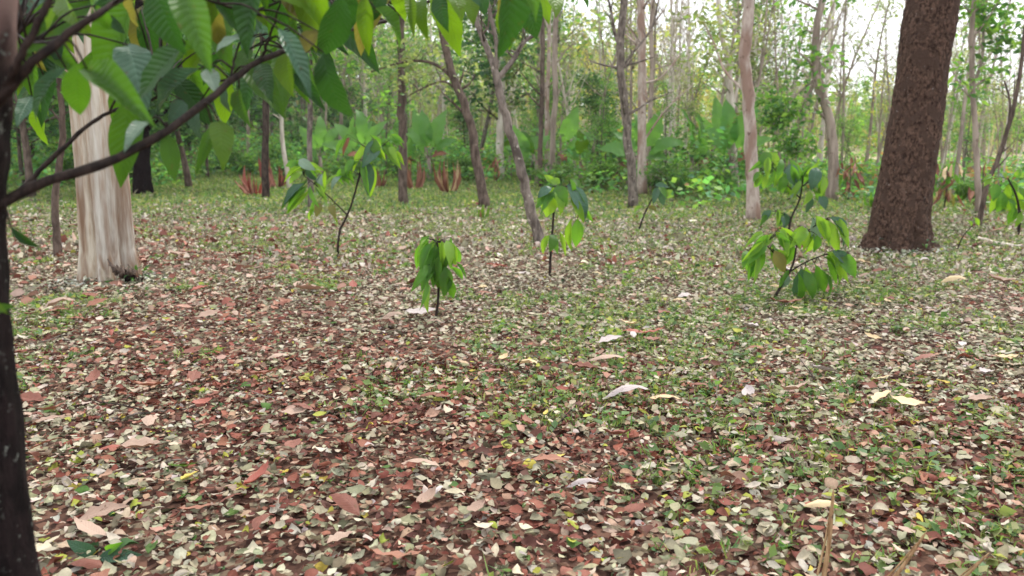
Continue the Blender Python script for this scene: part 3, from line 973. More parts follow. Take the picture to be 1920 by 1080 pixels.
hero_tree('dark slender trunk beside the rust-red fern, left of the pale grey pole tree', M['b_dusk'],
          [(498, 373), (497, 300), (498, 220), (496, 140), (494, 60), (492, -20)], 13, .8, seed=4, twigs=6, crown=(900, .5, .14, .24, DEEP))
hero_tree('thin pale grey pole tree rising out of the leaves of the tall sapling', M['b_grey'],
          [(582, 392), (582, 320), (581, 240), (582, 160), (580, 60), (580, -20)], 10, .85, seed=5, twigs=6, crown=(900, .5, .14, .24, GREENS))
hero_tree('short thick black trunk just right of the cream trunk', M['b_black'],
          [(268, 363), (267, 320), (265, 270), (262, 200), (258, 120), (255, 20)], 31, .8, seed=6, twigs=10, crown=(1800, .6, .16, .28, DEEP), twig_l=2.2)
hero_tree('thin crooked brown sapling trunk just left of the cream trunk', M['b_brown'],
          [(108, 482), (106, 430), (104, 360), (114, 290), (117, 220), (108, 130), (96, 40)], 14, .5,
          [([(114, 225), (90, 205), (62, 198)], 4, 2, .05), ([(112, 180), (135, 140), (150, 100)], 4, 2, .05)], seed=7, crown=(260, .25, .1, .2, DEEP))
hero_tree('crooked brown trunk with a dark knot, just left of the pale double trunk', M['b_grey'],
          [(1187, 390), (1184, 330), (1178, 270), (1172, 210), (1166, 150), (1163, 90), (1168, 30), (1170, -30)], 17, .7,
          [([(1164, 95), (1154, 62), (1148, 20), (1140, -20)], 8, 4, .1), ([(1166, 130), (1190, 95), (1225, 50), (1240, -10)], 5, 3, .1)], seed=8, twigs=7)
hero_tree('pale pinkish trunk, thicker of the close double trunk at the clearing edge', M['b_pink'],
          [(1204, 364), (1204, 300), (1203, 220), (1204, 140), (1202, 60), (1200, -30)], 17, .75,
          [([(1204, 165), (1235, 148), (1262, 122), (1278, 102)], 4, 3, .1), ([(1208, 260), (1250, 205), (1300, 160)], 4, 2, .1)], seed=9, twigs=10)
hero_tree('thinner tan trunk of the close double trunk at the clearing edge', M['b_tan'],
          [(1217, 358), (1216, 300), (1218, 220), (1222, 140), (1221, 60), (1226, -30)], 9, .75, seed=10, twigs=10)
hero_tree('thin reddish trunk, left of three standing over the banana plants', M['b_brown'],
          [(1013, 352), (1013, 280), (1016, 200), (1017, 120), (1018, 40), (1019, -30)], 9, .8, seed=11, twigs=8)
hero_tree('pale pink thin trunk, middle of three standing over the banana plants', M['b_pink'],
          [(1026, 345), (1025, 260), (1026, 180), (1030, 90), (1030, 0)], 8, .8, seed=12, twigs=8)
hero_tree('thin tan trunk, right of three standing over the banana plants', M['b_tan'],
          [(1037, 350), (1036, 260), (1042, 180), (1040, 90), (1046, 0)], 11, .8, seed=13, twigs=8)
hero_tree('smooth pinkish-orange trunk with a dark foot scar, tallest near the right-hand bushes', M['b_pink'],
          [(1413, 414), (1411, 360), (1410, 300), (1407, 240), (1402, 180), (1396, 120), (1400, 60), (1403, 0), (1405, -40)], 24, .75,
          [([(1400, 180), (1370, 130), (1358, 70), (1340, 10)], 5, 3, .4)], seed=14, twigs=4, crown=(300, .35, .12, .2, DULL))
hero_tree('grey tree wrapped in creeper with a green leafy top, left of the thick dark trunk', M['b_tan'],
          [(1560, 376), (1562, 320), (1561, 260), (1550, 205), (1536, 160), (1528, 110), (1532, 50), (1545, -20)], 20, .5,
          [([(1532, 150), (1510, 200), (1505, 260), (1508, 320)], 5, 2, .2), ([(1530, 140), (1500, 175), (1470, 220), (1450, 250)], 5, 2, .2)],
          seed=15, twigs=9, crown=(1300, .32, .12, .24, GREENS), twig_l=1.1)
hero_tree('pale slim tree with forked top between pink trunk and creeper-wrapped tree', M['b_pale'],
          [(1382, 360), (1378, 310), (1374, 250), (1372, 190), (1366, 120), (1352, 60), (1345, -20)], 11, .7,
          [([(1374, 220), (1390, 150), (1420, 90), (1440, 20)], 6, 3, .2)], seed=16, twigs=7, crown=(500, .4, .12, .22, DULL))
hero_tree('orange-brown leaning sapling trunk with forked stem right of the thick dark trunk', M['b_brown'],
          [(1836, 425), (1842, 385), (1853, 340), (1870, 300), (1888, 250), (1900, 200), (1915, 120), (1925, 20)], 9, .6,
          [([(1893, 235), (1900, 190), (1896, 150)], 5, 3, .1)], seed=17, twigs=6, twig_l=.8)
hero_tree('tan crooked tree with green leafy top near the right picture edge', M['b_tan'],
          [(1836, 402), (1833, 340), (1830, 270), (1826, 200), (1822, 130), (1822, 60), (1830, -30)], 11, .65,
          [([(1832, 170), (1852, 110), (1866, 50), (1880, -20)], 6, 4, .2)], seed=18, twigs=8, crown=(900, .35, .12, .22, GREENS), twig_l=1.1)
hero_tree('thick pale flaking trunk beyond the leaning trees with orange leaves at its side', M['b_pale'],
          [(937, 336), (938, 300), (938, 250), (942, 200), (940, 140), (945, 60), (945, -20)], 15, .7, seed=19, twigs=8, crown=(700, .5, .14, .26, DULL))
hero_tree('grey slim tree leaning right from the foot of the mottled leaning tree', M['b_grey'],
          [(898, 330), (902, 280), (915, 225), (928, 150), (935, 80), (945, 0)], 8, .7, seed=20, twigs=8, crown=(500, .5, .14, .24, DULL))
hero_tree('white thin trunk seen far off between the two dark slender trunks', M['b_pale'],
          [(541, 312), (530, 270), (528, 220), (527, 160), (525, 60)], 8, .8, seed=21, twigs=6, crown=(800, .6, .16, .28, DEEP))
hero_tree('short pale bent trunk rising behind the left banana plant', M['b_pink'],
          [(818, 320), (820, 260), (824, 200), (829, 140), (832, 60)], 7, .8, seed=22, twigs=8, crown=(900, .6, .14, .26, DULL))


# ------------------------------------------------------------------ repeated forest trees
def proto_tree(kind, seed):
    rng = np.random.default_rng(seed)
    spec = dict(bare=dict(h=9, r=.075, mat='b_pale', nl=16, L=2.0, crown=None, up=1.2),
                bare2=dict(h=8, r=.06, mat='b_tan', nl=18, L=1.8, crown=(110, .3, .10, .18, DULL), up=1.1),
                thin=dict(h=7, r=.035, mat='b_pale', nl=12, L=1.1, crown=None, up=1.8),
                thin2=dict(h=6, r=.03, mat='b_tan', nl=12, L=1.0, crown=(120, .25, .08, .16, DULL), up=1.6),
                sparse=dict(h=9, r=.08, mat='b_tan', nl=16, L=2.2, crown=(800, .45, .10, .20, DULL), up=.9),
                green=dict(h=8, r=.08, mat='b_grey', nl=18, L=2.3, crown=(1300, .50, .12, .24, GREENS), up=.6),
                leafy=dict(h=6, r=.09, mat='b_brown', nl=26, L=2.4, crown=(3200, .5, .14, .27, DEEP), up=.35),
                yellow=dict(h=8, r=.08, mat='b_tan', nl=14, L=2.0, crown=(900, .42, .12, .20, YELL + DULL[:2]), up=.9))[kind]
    h, r = spec['h'] * rng.uniform(.85, 1.15), spec['r']
    lean = rng.normal(0, .09, 2) * h
    k = np.linspace(0, 1, 18)
    path = np.stack([lean[0] * k ** 1.4 + .10 * np.sin(k * 8 + seed) * k, lean[1] * k ** 1.4 + .10 * np.cos(k * 7 + seed) * k, h * k], 1)
    path[0, 2] = -0.15
    rad = r * (1 - .75 * k) * (1 + .35 * np.exp(-k * 20))
    t = thing('tree', (0, 0, 0), 'x', 'tree')
    V, F = tube(path, rad, 8); a = Acc(); a.add(V, F)
    link('trunk', a.mesh('trunk', M[spec['mat']]), t)
    specs, tips = twig_specs(path, rad, spec['nl'], rng, spec['L'], spec['up'], 3 if spec['crown'] is None or 'bare' in kind else 2, start=.28 if kind in ('leafy',) else .36)
    tubes_part('branches', t, specs, M[spec['mat']], (0, 0, 0), 'stuff')
    if spec['crown']:
        n, s, s0, s1, pal = spec['crown']
        tp = np.array(tips)
        V, F, C = crown_cards(tp, n, s, s0, s1, pal, rng)
        link('crown', make_mesh('crown', V, F, M['foliage'], C), t)['kind'] = 'stuff'
    return t

KINDTXT = dict(bare='bare pale tree with fine twigs', bare2='nearly leafless tan tree', thin='thin pale leafless sapling',
               thin2='thin tan few-leaved sapling', sparse='slim tree with sparse dull crown', green='slim tree with bright green crown',
               leafy='dark low-branched leafy tree', yellow='slim yellow-crowned tree')
PROTO = {}
USED = set()


ZONES = [(60, 'at the left picture edge'), (150, 'left of the cream trunk'), (265, 'behind the cream trunk'), (380, 'right of the short black trunk'), (460, 'left of the rust-red ferns'),
         (545, 'around the rust-red ferns'), (600, 'behind the grey pole tree'), (680, 'behind the lanky sapling'), (757, 'left of the straight dark trunk'), (840, 'behind the paddle-leaved banana'),
         (905, 'left of the mottled leaning tree'), (1000, 'between the two leaning trees'), (1050, 'behind the three thin trunks'), (1120, 'right of the three thin trunks'), (1187, 'left of the knotted trunk'),
         (1260, 'behind the pale double trunk'), (1330, 'right of the pale double trunk'), (1413, 'left of the pinkish trunk'), (1490, 'right of the pinkish trunk'), (1560, 'left of the creeper-wrapped tree'),
         (1650, 'right of the creeper-wrapped tree'), (1750, 'behind the thick dark trunk'), (1830, 'right of the thick dark trunk'), (1900, 'behind the tan crooked tree'), (9999, 'at the right picture edge')]


def zone(px):
    return next(t_ for lim, t_ in ZONES if px < lim)


def put_tree(kind, x, y, s, rz, var):
    key = (kind, var)
    if key not in PROTO: PROTO[key] = proto_tree(kind, 40 + var * 17 + len(kind) * 3)
    o = PROTO[key]
    if key in USED: o = copy_tree(o)
    USED.add(key)
    o.location = onground(x, y); o.rotation_euler = (0, 0, rz); o.scale = (s, s, s)
    px = 960 + F_PX * CP * x / y
    dist = 'front row' if y < 36 else ('mid forest' if y < 48 else 'far back')
    o['label'] = f'{KINDTXT[kind]}, {dist}, {zone(px)}'
    if s > 1.15: o['label'] = 'tall ' + o['label']
    elif s < .7 and not (s < .62 and kind in ('green', 'sparse', 'leafy', 'yellow')): o['label'] = 'short ' + o['label']
    if s < .62 and kind in ('green', 'sparse', 'leafy', 'yellow'): o['label'] = 'young low ' + o['label']
    o['group'] = f'{kind.rstrip("2")} forest trees {zone(px)}'
    return o

rt = random.Random(77)
def scatter(kind_w, n, px0, px1, dmin, dmax, smin=.8, smax=1.25):
    kinds = [k for k, w in kind_w for _ in range(w)]
    for _ in range(n):
        px = rt.uniform(px0, px1); e = float(np.interp(px, BX, BD))
        y = rt.uniform(e + dmin, e + dmax)
        x = (px - 960) / F_PX * y / CP
        put_tree(rt.choice(kinds), x, y, rt.uniform(smin, smax), rt.uniform(0, 6.28), rt.randrange(3))

scatter([('leafy', 5), ('green', 2)], 20, -260, 420, -7, 8, .8, 1.2)
scatter([('leafy', 4), ('green', 3), ('sparse', 1)], 26, -300, 560, 4, 30, .9, 1.5)
scatter([('leafy', 1), ('green', 4), ('sparse', 4), ('bare', 1), ('thin', 1)], 34, 420, 1060, 3, 30, .9, 1.5)
scatter([('bare', 4), ('bare2', 3), ('sparse', 4), ('thin', 3), ('green', 2), ('yellow', 1)], 40, 1020, 1420, 2, 34, .8, 1.25)
scatter([('bare', 2), ('bare2', 3), ('sparse', 1), ('thin', 4), ('thin2', 3), ('green', 1)], 52, 1380, 1960, 3, 34, .6, .95)
scatter([('thin', 4), ('thin2', 4), ('bare2', 2)], 45, 1230, 2150, 1, 20, .5, .85)
scatter([('bare', 3), ('bare2', 2), ('thin', 4)], 40, 600, 1500, 4, 26, .8, 1.3)
scatter([('green', 4), ('sparse', 2), ('leafy', 1)], 20, 380, 1250, 1, 12, .3, .6)
scatter([('green', 3), ('sparse', 3), ('yellow', 1)], 20, 1000, 2000, 1, 14, .28, .5)
scatter([('bare', 2), ('bare2', 5)], 26, 1380, 1980, 1, 14, .8, 1.15)
put_tree('yellow', (1190 - 960) / F_PX * 44, 44, .95, 1.0, 0)
put_tree('yellow', (1290 - 960) / F_PX * 47, 47, .8, 2.0, 1)
put_tree('yellow', (1215 - 960) / F_PX * 50, 50, 1.0, 3.0, 2)


# ------------------------------------------------------------------ undergrowth and shrubs
def undergrowth():
    rng = np.random.default_rng(55)
    x, y = wedge(190000, 18, 62, rng, 4, .78)
    e = edge_d(x, y)
    cl = fnoise(x, y, 1.6, 91)
    keep = (y > e - (cl - .45) * 9.0) & (y < e + 24) & (rng.uniform(0, 1, len(x)) < 1.15 - (y - e) / 28)
    x, y, e, cl = x[keep], y[keep], e[keep], cl[keep]
    n = len(x)
    px = 960 + F_PX * CP * x / y
    hmax = np.interp(px, [0, 500, 900, 1100, 1300, 1420, 1560, 1900], [2.0, 1.7, 1.6, 1.8, 1.8, 1.1, .75, .8]) * (0.35 + 0.9 * cl) * np.clip((y - e + 1.0) / 2.0, .35, 1.2)
    z = hgt(x, y) + hmax * rng.uniform(0, 1, n) ** .7
    pal = np.array(GREENS + [[.12, .30, .09], [.20, .33, .08], [.10, .26, .12]])
    c_ = pal[rng.integers(0, len(pal), n)] * (0.6 + .7 * fnoise(x, y, 3, 92))[:, None] * rng.uniform(.8, 1.2, (n, 1))
    dry = (rng.uniform(0, 1, n) < np.interp(px, [1400, 1560], [.02, .25])) & (fnoise(x, y, 2.5, 93) > .5)
    c_[dry] = np.array([.30, .17, .09]) * rng.uniform(.7, 1.3, (dry.sum(), 1))
    V, F, C = cards(np.stack([x, y, z], 1), rng.uniform(.11, .27, n), c_, rng, .6, .2, .6)
    tag(link('undergrowth', make_mesh('undergrowth', V, F, M['foliage'], C)), kind='stuff')
undergrowth()


def proto_shrub(seed, pal, h, w, n, s0, s1):
    rng = np.random.default_rng(seed)
    t = thing('shrub', (0, 0, 0), 'x', 'shrub')
    specs, tips = [], []
    for k in range(9):
        th = rng.uniform(0, 6.28); d = np.array([math.cos(th) * w * .5, math.sin(th) * w * .5, h * rng.uniform(.6, 1)])
        q = spline([(0, 0, -.05), d * [.3, .3, .5], d], 6)
        specs.append((q, np.linspace(.015, .004, 6), 4)); tips += [q[-1], q[-2], q[-3], q[-4] * [1.1, 1.1, 1]]
    s2, t2 = [], []
    for sp_, rr, _ in specs[:]:
        a_, b_ = twig_specs(sp_, rr, 3, rng, h * .35, .5, 1); s2 += a_; t2 += b_
    tubes_part('stems', t, specs + s2, M['b_tan'], (0, 0, 0), 'stuff')
    V, F, C = crown_cards(np.array(tips + t2), n, .14, s0, s1, pal, rng)
    link('foliage', make_mesh('foliage', V, F, M['foliage'], C), t)['kind'] = 'stuff'
    return t
SH = [proto_shrub(1, GREENS, 1.2, 1.3, 1500, .08, .16), proto_shrub(2, [[.09, .18, .04], [.13, .22, .05], [.06, .15, .04]], 1.0, 1.5, 1700, .07, .14),
      proto_shrub(3, DEEP, 1.5, 1.4, 1500, .10, .20), proto_shrub(4, [[.28, .11, .05], [.34, .17, .08], [.12, .14, .05]], .8, .9, 500, .10, .22)]
ST = ['leafy green shrub', 'bright green shrub', 'dark green shrub', 'withered orange-brown shrub']
first = [True] * 4
for k in range(58):
    px = rt.uniform(-60, 1980); e = float(np.interp(px, BX, BD)); y = e + rt.uniform(-1.2, 5)
    v = rt.choice([0, 1, 1, 0, 1] if px < 1420 else [0, 1, 1, 3])
    if px < 450: v = rt.choice([2, 0])
    o = SH[v] if first[v] else copy_tree(SH[v]); first[v] = False
    o.location = onground((px - 960) / F_PX * y / CP, y); o.rotation_euler = (0, 0, rt.uniform(0, 6)); s = rt.uniform(.5, 1.0) * (1.1 if px < 1420 else .7); o.scale = (s, s, s)
    o['label'] = f'{ST[v]} at the clearing edge, {zone(px)}'
    o['group'] = f'{ST[v]}s along the clearing edge {zone(px)}'


# far wood beyond the individual trees
def far_wood():
    rng = np.random.default_rng(66)
    n = 90000
    ncl = 900
    y = rng.uniform(62, 150, ncl); px = rng.uniform(-500, 2500, ncl); x = (px - 960) / F_PX * y / CP
    top = np.interp(px, [-500, 900, 1150, 1400, 1700, 2500], [11, 11, 9.5, 6.2, 4.6, 4.6]) * rng.uniform(.6, 1.1, ncl)
    k = rng.integers(0, ncl, n)
    c0 = np.stack([x[k], y[k], hgt(x[k], y[k])], 1) + rng.normal(0, 1, (n, 3)) * [1.8, 1.8, .9]
    c0[:, 2] += top[k] * rng.uniform(.15, 1, n)
    pal = np.array(DULL + GREENS + [[.22, .20, .10]])
    c_ = pal[rng.integers(0, len(pal), ncl)][k] * rng.uniform(.7, 1.3, (n, 1))
    V, F, C = cards(c0, rng.uniform(.35, .75, n), c_, rng, .4, .2, .7)
    a = Acc(); a.add(V, F, C)
    for i in range(700):
        yy = rng.uniform(60, 130); p_ = rng.uniform(-300, 2300); xx = (p_ - 960) / F_PX * yy / CP
        h = rng.uniform(5, 10) * (1 if p_ < 1300 else .75); z0 = float(hgt(xx, yy))
        V, F = tube(np.array([[xx, yy, z0 - .2], [xx + rng.normal(0, .3), yy, z0 + h * .5], [xx + rng.normal(0, .7), yy, z0 + h]]), [.10, .07, .02], 5)
        a.add(V, F, np.array([.5, .45, .39]) * rng.uniform(.5, 1.2))
    tag(link('distant_forest', a.mesh('distant_forest', M['foliage'], False)), kind='stuff')
far_wood()


# ------------------------------------------------------------------ banana plants, ferns, straw tufts
def banana(label, base, leaves, h=1.0):
    """leaves: (tip px, tip py, dY, mat) fanning from the stem top"""
    Y = base.y
    t = thing('banana_plant', base, label, 'banana plant', 'banana plants at the clearing edge')
    a = Acc()
    V, F = tube(np.array([(0, 0, -.05), (.02, 0, h * .5), (0, 0, h)]), [.11, .09, .06], 10); a.add(V, F)
    link('stem', a.mesh('stem', M['b_tan']), t)
    for k, (tx, ty, dy, mt, w) in enumerate(leaves):
        b0 = base + Vector((0, 0, h * .92)); tip = P(tx, ty, Y + dy)
        mid = b0.lerp(tip, .22) + Vector((0, 0, .06))
        a = Acc(); V, F = tube(np.array([b0, b0.lerp(mid, .5) + Vector((0, 0, .02)), mid]) - np.array(base), [.03, .02, .014], 5); a.add(V, F)
        link('stalk', a.mesh('stalk', M['b_tan']), t)
        place_leaf('leaf', leaf_mesh('banana', mt, k % 4), mid, tip, w * 1.2, t, (R.uniform(-.5, .5), -0.9, .7), .26)

BAN = []
def bpos(px, d): return onground((px - 960) / F_PX * d / CP, d)
banana('banana plant with broad arched leaves left of the straight dark trunk', bpos(688, 31), [(600, 270, -.2, 'banana', .42), (625, 232, .3, 'banana', .4), (668, 205, .2, 'banana', .4), (730, 225, -.2, 'banana', .42), (745, 262, .2, 'banana', .4), (650, 292, -.4, 'rust', .25), (700, 300, -.4, 'banana', .3)], 1.0)
banana('banana plant with one upright paddle leaf right of the straight dark trunk', bpos(808, 32), [(838, 205, 0, 'banana', .55), (790, 205, .2, 'banana', .45), (760, 250, -.3, 'banana', .4), (862, 262, -.3, 'banana', .4), (775, 200, .5, 'banana', .4), (840, 290, -.5, 'rust', .25)], .9)
banana('banana plant with long slanting leaf under the three thin trunks', bpos(1045, 29), [(1084, 198, 0, 'banana', .5), (975, 270, -.3, 'banana', .45), (1125, 262, -.3, 'banana', .42), (1100, 290, -.4, 'banana', .35), (1000, 240, .4, 'banana', .4), (1060, 310, -.5, 'rust', .25)], 1.15)
banana('young banana plant with single upright yellow-green leaf before the crooked knotted trunk', bpos(1157, 29), [(1157, 228, 0, 'yel', .5), (1185, 275, -.2, 'banana', .35), (1130, 280, -.2, 'banana', .35), (1165, 325, -.2, 'rust', .2)], .9)
banana('banana plant with long leaf slanting up-left, left of the slim pale tree', bpos(1345, 30), [(1300, 210, 0, 'banana', .4), (1320, 225, .3, 'mid', .4), (1385, 240, .2, 'banana', .4), (1290, 262, -.3, 'banana', .35), (1380, 290, -.3, 'rust', .3)], 1.0)
banana('banana plant of ragged leaves standing behind the tall sapling', bpos(610, 33), [(560, 235, 0, 'banana', .4), (600, 215, .3, 'banana', .4), (645, 240, .2, 'banana', .4), (575, 285, -.3, 'banana', .35)], 1.0)


bsrc = [o for o in col.objects if o.get('category') == 'banana plant']
for k in range(16):
    px = rt.choice([rt.uniform(520, 1000), rt.uniform(1000, 1480), rt.uniform(1000, 1480)]); d_ = float(np.interp(px, BX, BD)) + rt.uniform(-.5, 6)
    o = copy_tree(rt.choice(bsrc)); o.location = onground((px - 960) / F_PX * d_ / CP, d_); o.rotation_euler = (0, 0, rt.uniform(-2.5, 2.5)); s_ = rt.uniform(.6, 1.0); o.scale = (s_, s_, s_)
    o['label'] = f'{"small" if s_ < .8 else "large"} banana plant in the undergrowth, {zone(px)}'; o['group'] = f'banana plants {zone(px)}'


def blade_clump(label, name, cat, base, n, L, w, mats, seed, spread=.6, group=None):
    rng = np.random.default_rng(seed)
    t = thing(name, base, label, cat, group)
    for k in range(n):
        th = rng.uniform(0, 6.28); l = L * rng.uniform(.5, 1.1); s = spread * rng.uniform(.2, 1)
        tip = base + Vector((math.cos(th) * s * l, math.sin(th) * s * l, l * math.sqrt(max(.05, 1 - s * s))))
        if name == 'withered_plant':
            b0 = base + Vector((rng.normal(0, .12), rng.normal(0, .12), L * rng.uniform(.25, 1)))
            e_ = b0 + Vector((rng.normal(0, .12), rng.normal(0, .12), -rng.uniform(.15, .35)))
            e_.z = max(e_.z, base.z + .02)
            place_leaf('leaf', leaf_mesh('dry', mats[k % len(mats)], int(rng.integers(0, 6))), b0, e_, w * .62, t, (rng.normal(0, 1), -.7, .8), .4)
            continue
        place_leaf('leaf', leaf_mesh('small', mats[k % len(mats)], int(rng.integers(0, 4))), base + Vector((0, 0, -.01)), tip, w * .8, t, (math.cos(th), math.sin(th), .4))
    if name == 'withered_plant':
        a = Acc(); V, F = tube(np.array([(0, 0, -.02), (.02, 0, L * .5), (-.02, .02, L)]), [.02, .015, .006], 6); a.add(V, F)
        link('stem', a.mesh('stem', M['b_brown']), t)
    return t

blade_clump('rust-red dead fern at the foot of the dark slender trunk', 'fern', 'fern', G(478, 368), 20, .85, .06, ['d_red', 'd_russet'], 1, .8)
blade_clump('tall rust-red dead fern behind the dark slender trunk', 'fern', 'fern', G(520, 352), 22, 1.15, .07, ['d_red', 'd_brown'], 2, .6)
blade_clump('fan-shaped tuft of orange straw between the straight dark trunk and the leaning tree', 'straw_tuft', 'dry plant', G(843, 362), 22, 1.05, .05, ['d_russet', 'd_straw', 'rust'], 3, .6)
blade_clump('upright orange straw tuft close to the straight dark trunk', 'straw_tuft', 'dry plant', G(778, 356), 18, 1.1, .05, ['d_russet', 'rust'], 4, .4)
blade_clump('low brown withered tuft left of the straight dark trunk', 'straw_tuft', 'dry plant', G(708, 352), 20, .8, .06, ['rust', 'd_brown'], 5, .7)
blade_clump('hanging brown withered leaves under the banana plant with paddle leaf', 'withered_plant', 'dry plant', G(806, 330), 12, .9, .1, ['d_brown', 'rust'], 6, .3)
blade_clump('orange withered leaves beside the pale flaking trunk', 'withered_plant', 'dry plant', bpos(932, 30) + Vector((0, 0, .0)), 16, .95, .12, ['rust', 'd_russet'], 7, .45)
blade_clump('russet withered stalk at the bush edge under the knotted trunk', 'withered_plant', 'dry plant', G(1157, 357), 9, .85, .08, ['rust', 'd_russet'], 8, .15)
blade_clump('reddish withered plant in the brush left of the thick dark trunk', 'withered_plant', 'dry plant', G(1590, 378), 34, 1.15, .11, ['rust', 'd_brown', 'mid', 'd_russet'], 9, .6)
blade_clump('orange withered plant just right of the thick dark trunk', 'withered_plant', 'dry plant', G(1770, 392), 34, 1.05, .12, ['rust', 'd_brown', 'd_straw', 'mid', 'olive'], 10, .7)
blade_clump('rust-brown hanging leaves on the leaning sapling right of the dark trunk', 'withered_plant', 'dry plant', G(1836, 400), 12, 1.1, .13, ['rust', 'd_brown'], 11, .15)
blade_clump('green upright weed between leaning tree foot and straw tuft', 'weed', 'weed', G(905, 412), 6, .3, .09, ['yel', 'rust'], 12, .5)
for k, (px, py, m_) in enumerate([(1540, 372, 'mid'), (1640, 392, 'mid'), (1700, 380, 'rust'), (1890, 400, 'mid'), (1320, 372, 'mid'), (1250, 366, 'mid'), (1480, 366, 'mid'), (1790, 380, 'mid')]):
    blade_clump(['low green leafy tuft', 'low rust-coloured leafy tuft'][m_ == 'rust'] + f' at the clearing edge, {zone(px)}', 'leafy_tuft', 'plant', G(px, py), 14, .55, .12, [m_, 'yel'], 30 + k, .8, 'leafy tufts at the clearing edge')


# ------------------------------------------------------------------ broad-leaved saplings in the clearing
def sapling(label, base_px, stems, leaves, sw=5.0, jit=0.12, name='sapling', kind='small'):
    base = G(*base_px); Y = base.y
    t = thing(name, base, label, 'sapling')
    js = []
    for k, st in enumerate(stems):
        q = px_path(st, Y)
        if k == 0: q[0] = base + Vector((0, 0, -.03))
        sp = spline(q, 10)
        r0 = sw / 2 / F_PX * Y * (1 if k == 0 else .55)
        o = tubes_part('stem' if k == 0 else 'branch', t, [(sp, np.linspace(r0, r0 * .5, 10), 7)], M['b_twig'], base)
        js.append(sp)
    alls = np.concatenate(js)
    a = Acc()
    ex = []
    if len(leaves) > 8:
        for (bx, by, tx, ty, w, mt) in list(leaves) * (2 if 'wide low' in label or 'lanky' in label else 1):
            if R.random() < .95:
                ox, oy = R.uniform(-12, 12), R.uniform(-10, 10)
                ex.append((bx + ox, by + oy, tx + ox + R.uniform(-12, 12), ty + oy + R.uniform(-8, 8), w * R.uniform(.5, .75), R.choice(['mid', 'mid', 'yel', mt, 'yel', 'yel'])))
    for k, (bx, by, tx, ty, w, mt) in enumerate(list(leaves) + ex):
        dy = R.uniform(-jit, jit); mt = {'mid': 'fresh', 'yel': 'fresh_yel', 'dark': 'mid'}.get(mt, mt)
        b0 = P(bx, by, Y + dy); tip = P(tx, ty, Y + dy + R.uniform(-jit, jit) * 1.2)
        i = int(np.argmin(np.linalg.norm(alls - np.array(b0), axis=1)))
        V, F = tube(spline([alls[i] - np.array(base), (np.array(b0) + alls[i]) / 2 - np.array(base) + [0, 0, .01], np.array(b0) - np.array(base)], 5), [.0035, .003, .003, .0025, .002], 5)
        a.add(V, F)
        place_leaf('leaf', leaf_mesh(kind, mt, R.randrange(4)), b0, tip, w / F_PX * Y * (.80 if 'lanky' in label else .92), t)
    link('leaf_stalks', a.mesh('leaf_stalks', M['b_twig']), t)['kind'] = 'stuff'
    return t

sapling('small sapling of drooping dark and lime leaves in the middle of the clearing', (815, 604),
        [[(815, 604), (822, 555), (821, 500), (820, 455)]],
        [(800, 448, 784, 500, 24, 'mid'), (815, 462, 797, 532, 26, 'mid'), (806, 535, 803, 588, 17, 'yel'), (822, 462, 824, 548, 30, 'dark'), (830, 455, 831, 508, 24, 'yel'),
         (846, 455, 854, 498, 22, 'yel'), (836, 500, 832, 557, 30, 'dark'), (852, 460, 862, 492, 18, 'mid'), (846, 500, 868, 524, 13, 'mid'), (810, 498, 790, 548, 24, 'mid'),
         (838, 450, 844, 500, 22, 'yel'), (803, 443, 790, 474, 18, 'mid'), (825, 480, 812, 540, 26, 'mid'), (842, 520, 850, 560, 18, 'dark'), (818, 455, 838, 470, 16, 'yel'), (812, 450, 806, 505, 22, 'yel'), (834, 452, 836, 512, 20, 'mid')], 6)
sapling('sapling with large lime umbrella leaves in front of the forked leaning tree', (1031, 521),
        [[(1031, 521), (1032, 480), (1036, 430), (1040, 370), (1042, 350)], [(1041, 372), (1060, 350), (1078, 360), (1084, 408)]],
        [(1040, 350, 1005, 392, 28, 'mid'), (1040, 352, 1024, 408, 46, 'yel'), (1044, 348, 1062, 388, 30, 'dark'), (1064, 346, 1096, 416, 34, 'blue'), (1072, 336, 1082, 362, 20, 'dark'),
         (1083, 410, 1079, 464, 25, 'mid'), (1070, 366, 1096, 410, 26, 'dark'), (1036, 440, 1030, 473, 23, 'dark'), (1040, 440, 1046, 478, 14, 'mid'), (1045, 346, 1020, 360, 22, 'mid'),
         (1050, 345, 1030, 338, 18, 'yel'), (1042, 355, 1050, 405, 22, 'yel'), (1034, 352, 1008, 372, 20, 'blue')], 6)
sapling('wide low sapling with broad drooping leaves in front of the thick dark trunk', (1443, 566),
        [[(1443, 566), (1470, 528), (1487, 495), (1494, 458)], [(1480, 510), (1510, 492), (1545, 478), (1572, 474)], [(1478, 512), (1455, 480), (1436, 458)], [(1493, 462), (1518, 430), (1558, 408)]],
        [(1434, 455, 1400, 498, 26, 'mid'), (1430, 460, 1410, 522, 26, 'mid'), (1440, 465, 1456, 512, 20, 'yel'), (1452, 470, 1472, 512, 26, 'olive'), (1454, 436, 1474, 462, 20, 'yel'),
         (1512, 428, 1480, 466, 22, 'yel'), (1520, 438, 1505, 478, 28, 'yel'), (1524, 408, 1532, 458, 28, 'pale'), (1556, 408, 1580, 466, 34, 'blue'), (1502, 504, 1490, 566, 36, 'blue'),
         (1508, 508, 1524, 562, 24, 'dark'), (1530, 498, 1546, 548, 24, 'dark'), (1546, 482, 1572, 538, 22, 'dark'), (1570, 476, 1604, 522, 32, 'mid'), (1476, 514, 1460, 542, 16, 'pale'),
         (1440, 440, 1412, 470, 20, 'mid'), (1466, 430, 1478, 470, 20, 'mid'), (1560, 470, 1592, 500, 22, 'blue'), (1400, 470, 1393, 505, 16, 'mid'), (1488, 455, 1470, 500, 24, 'mid'), (1485, 440, 1500, 470, 18, 'yel')], 6)
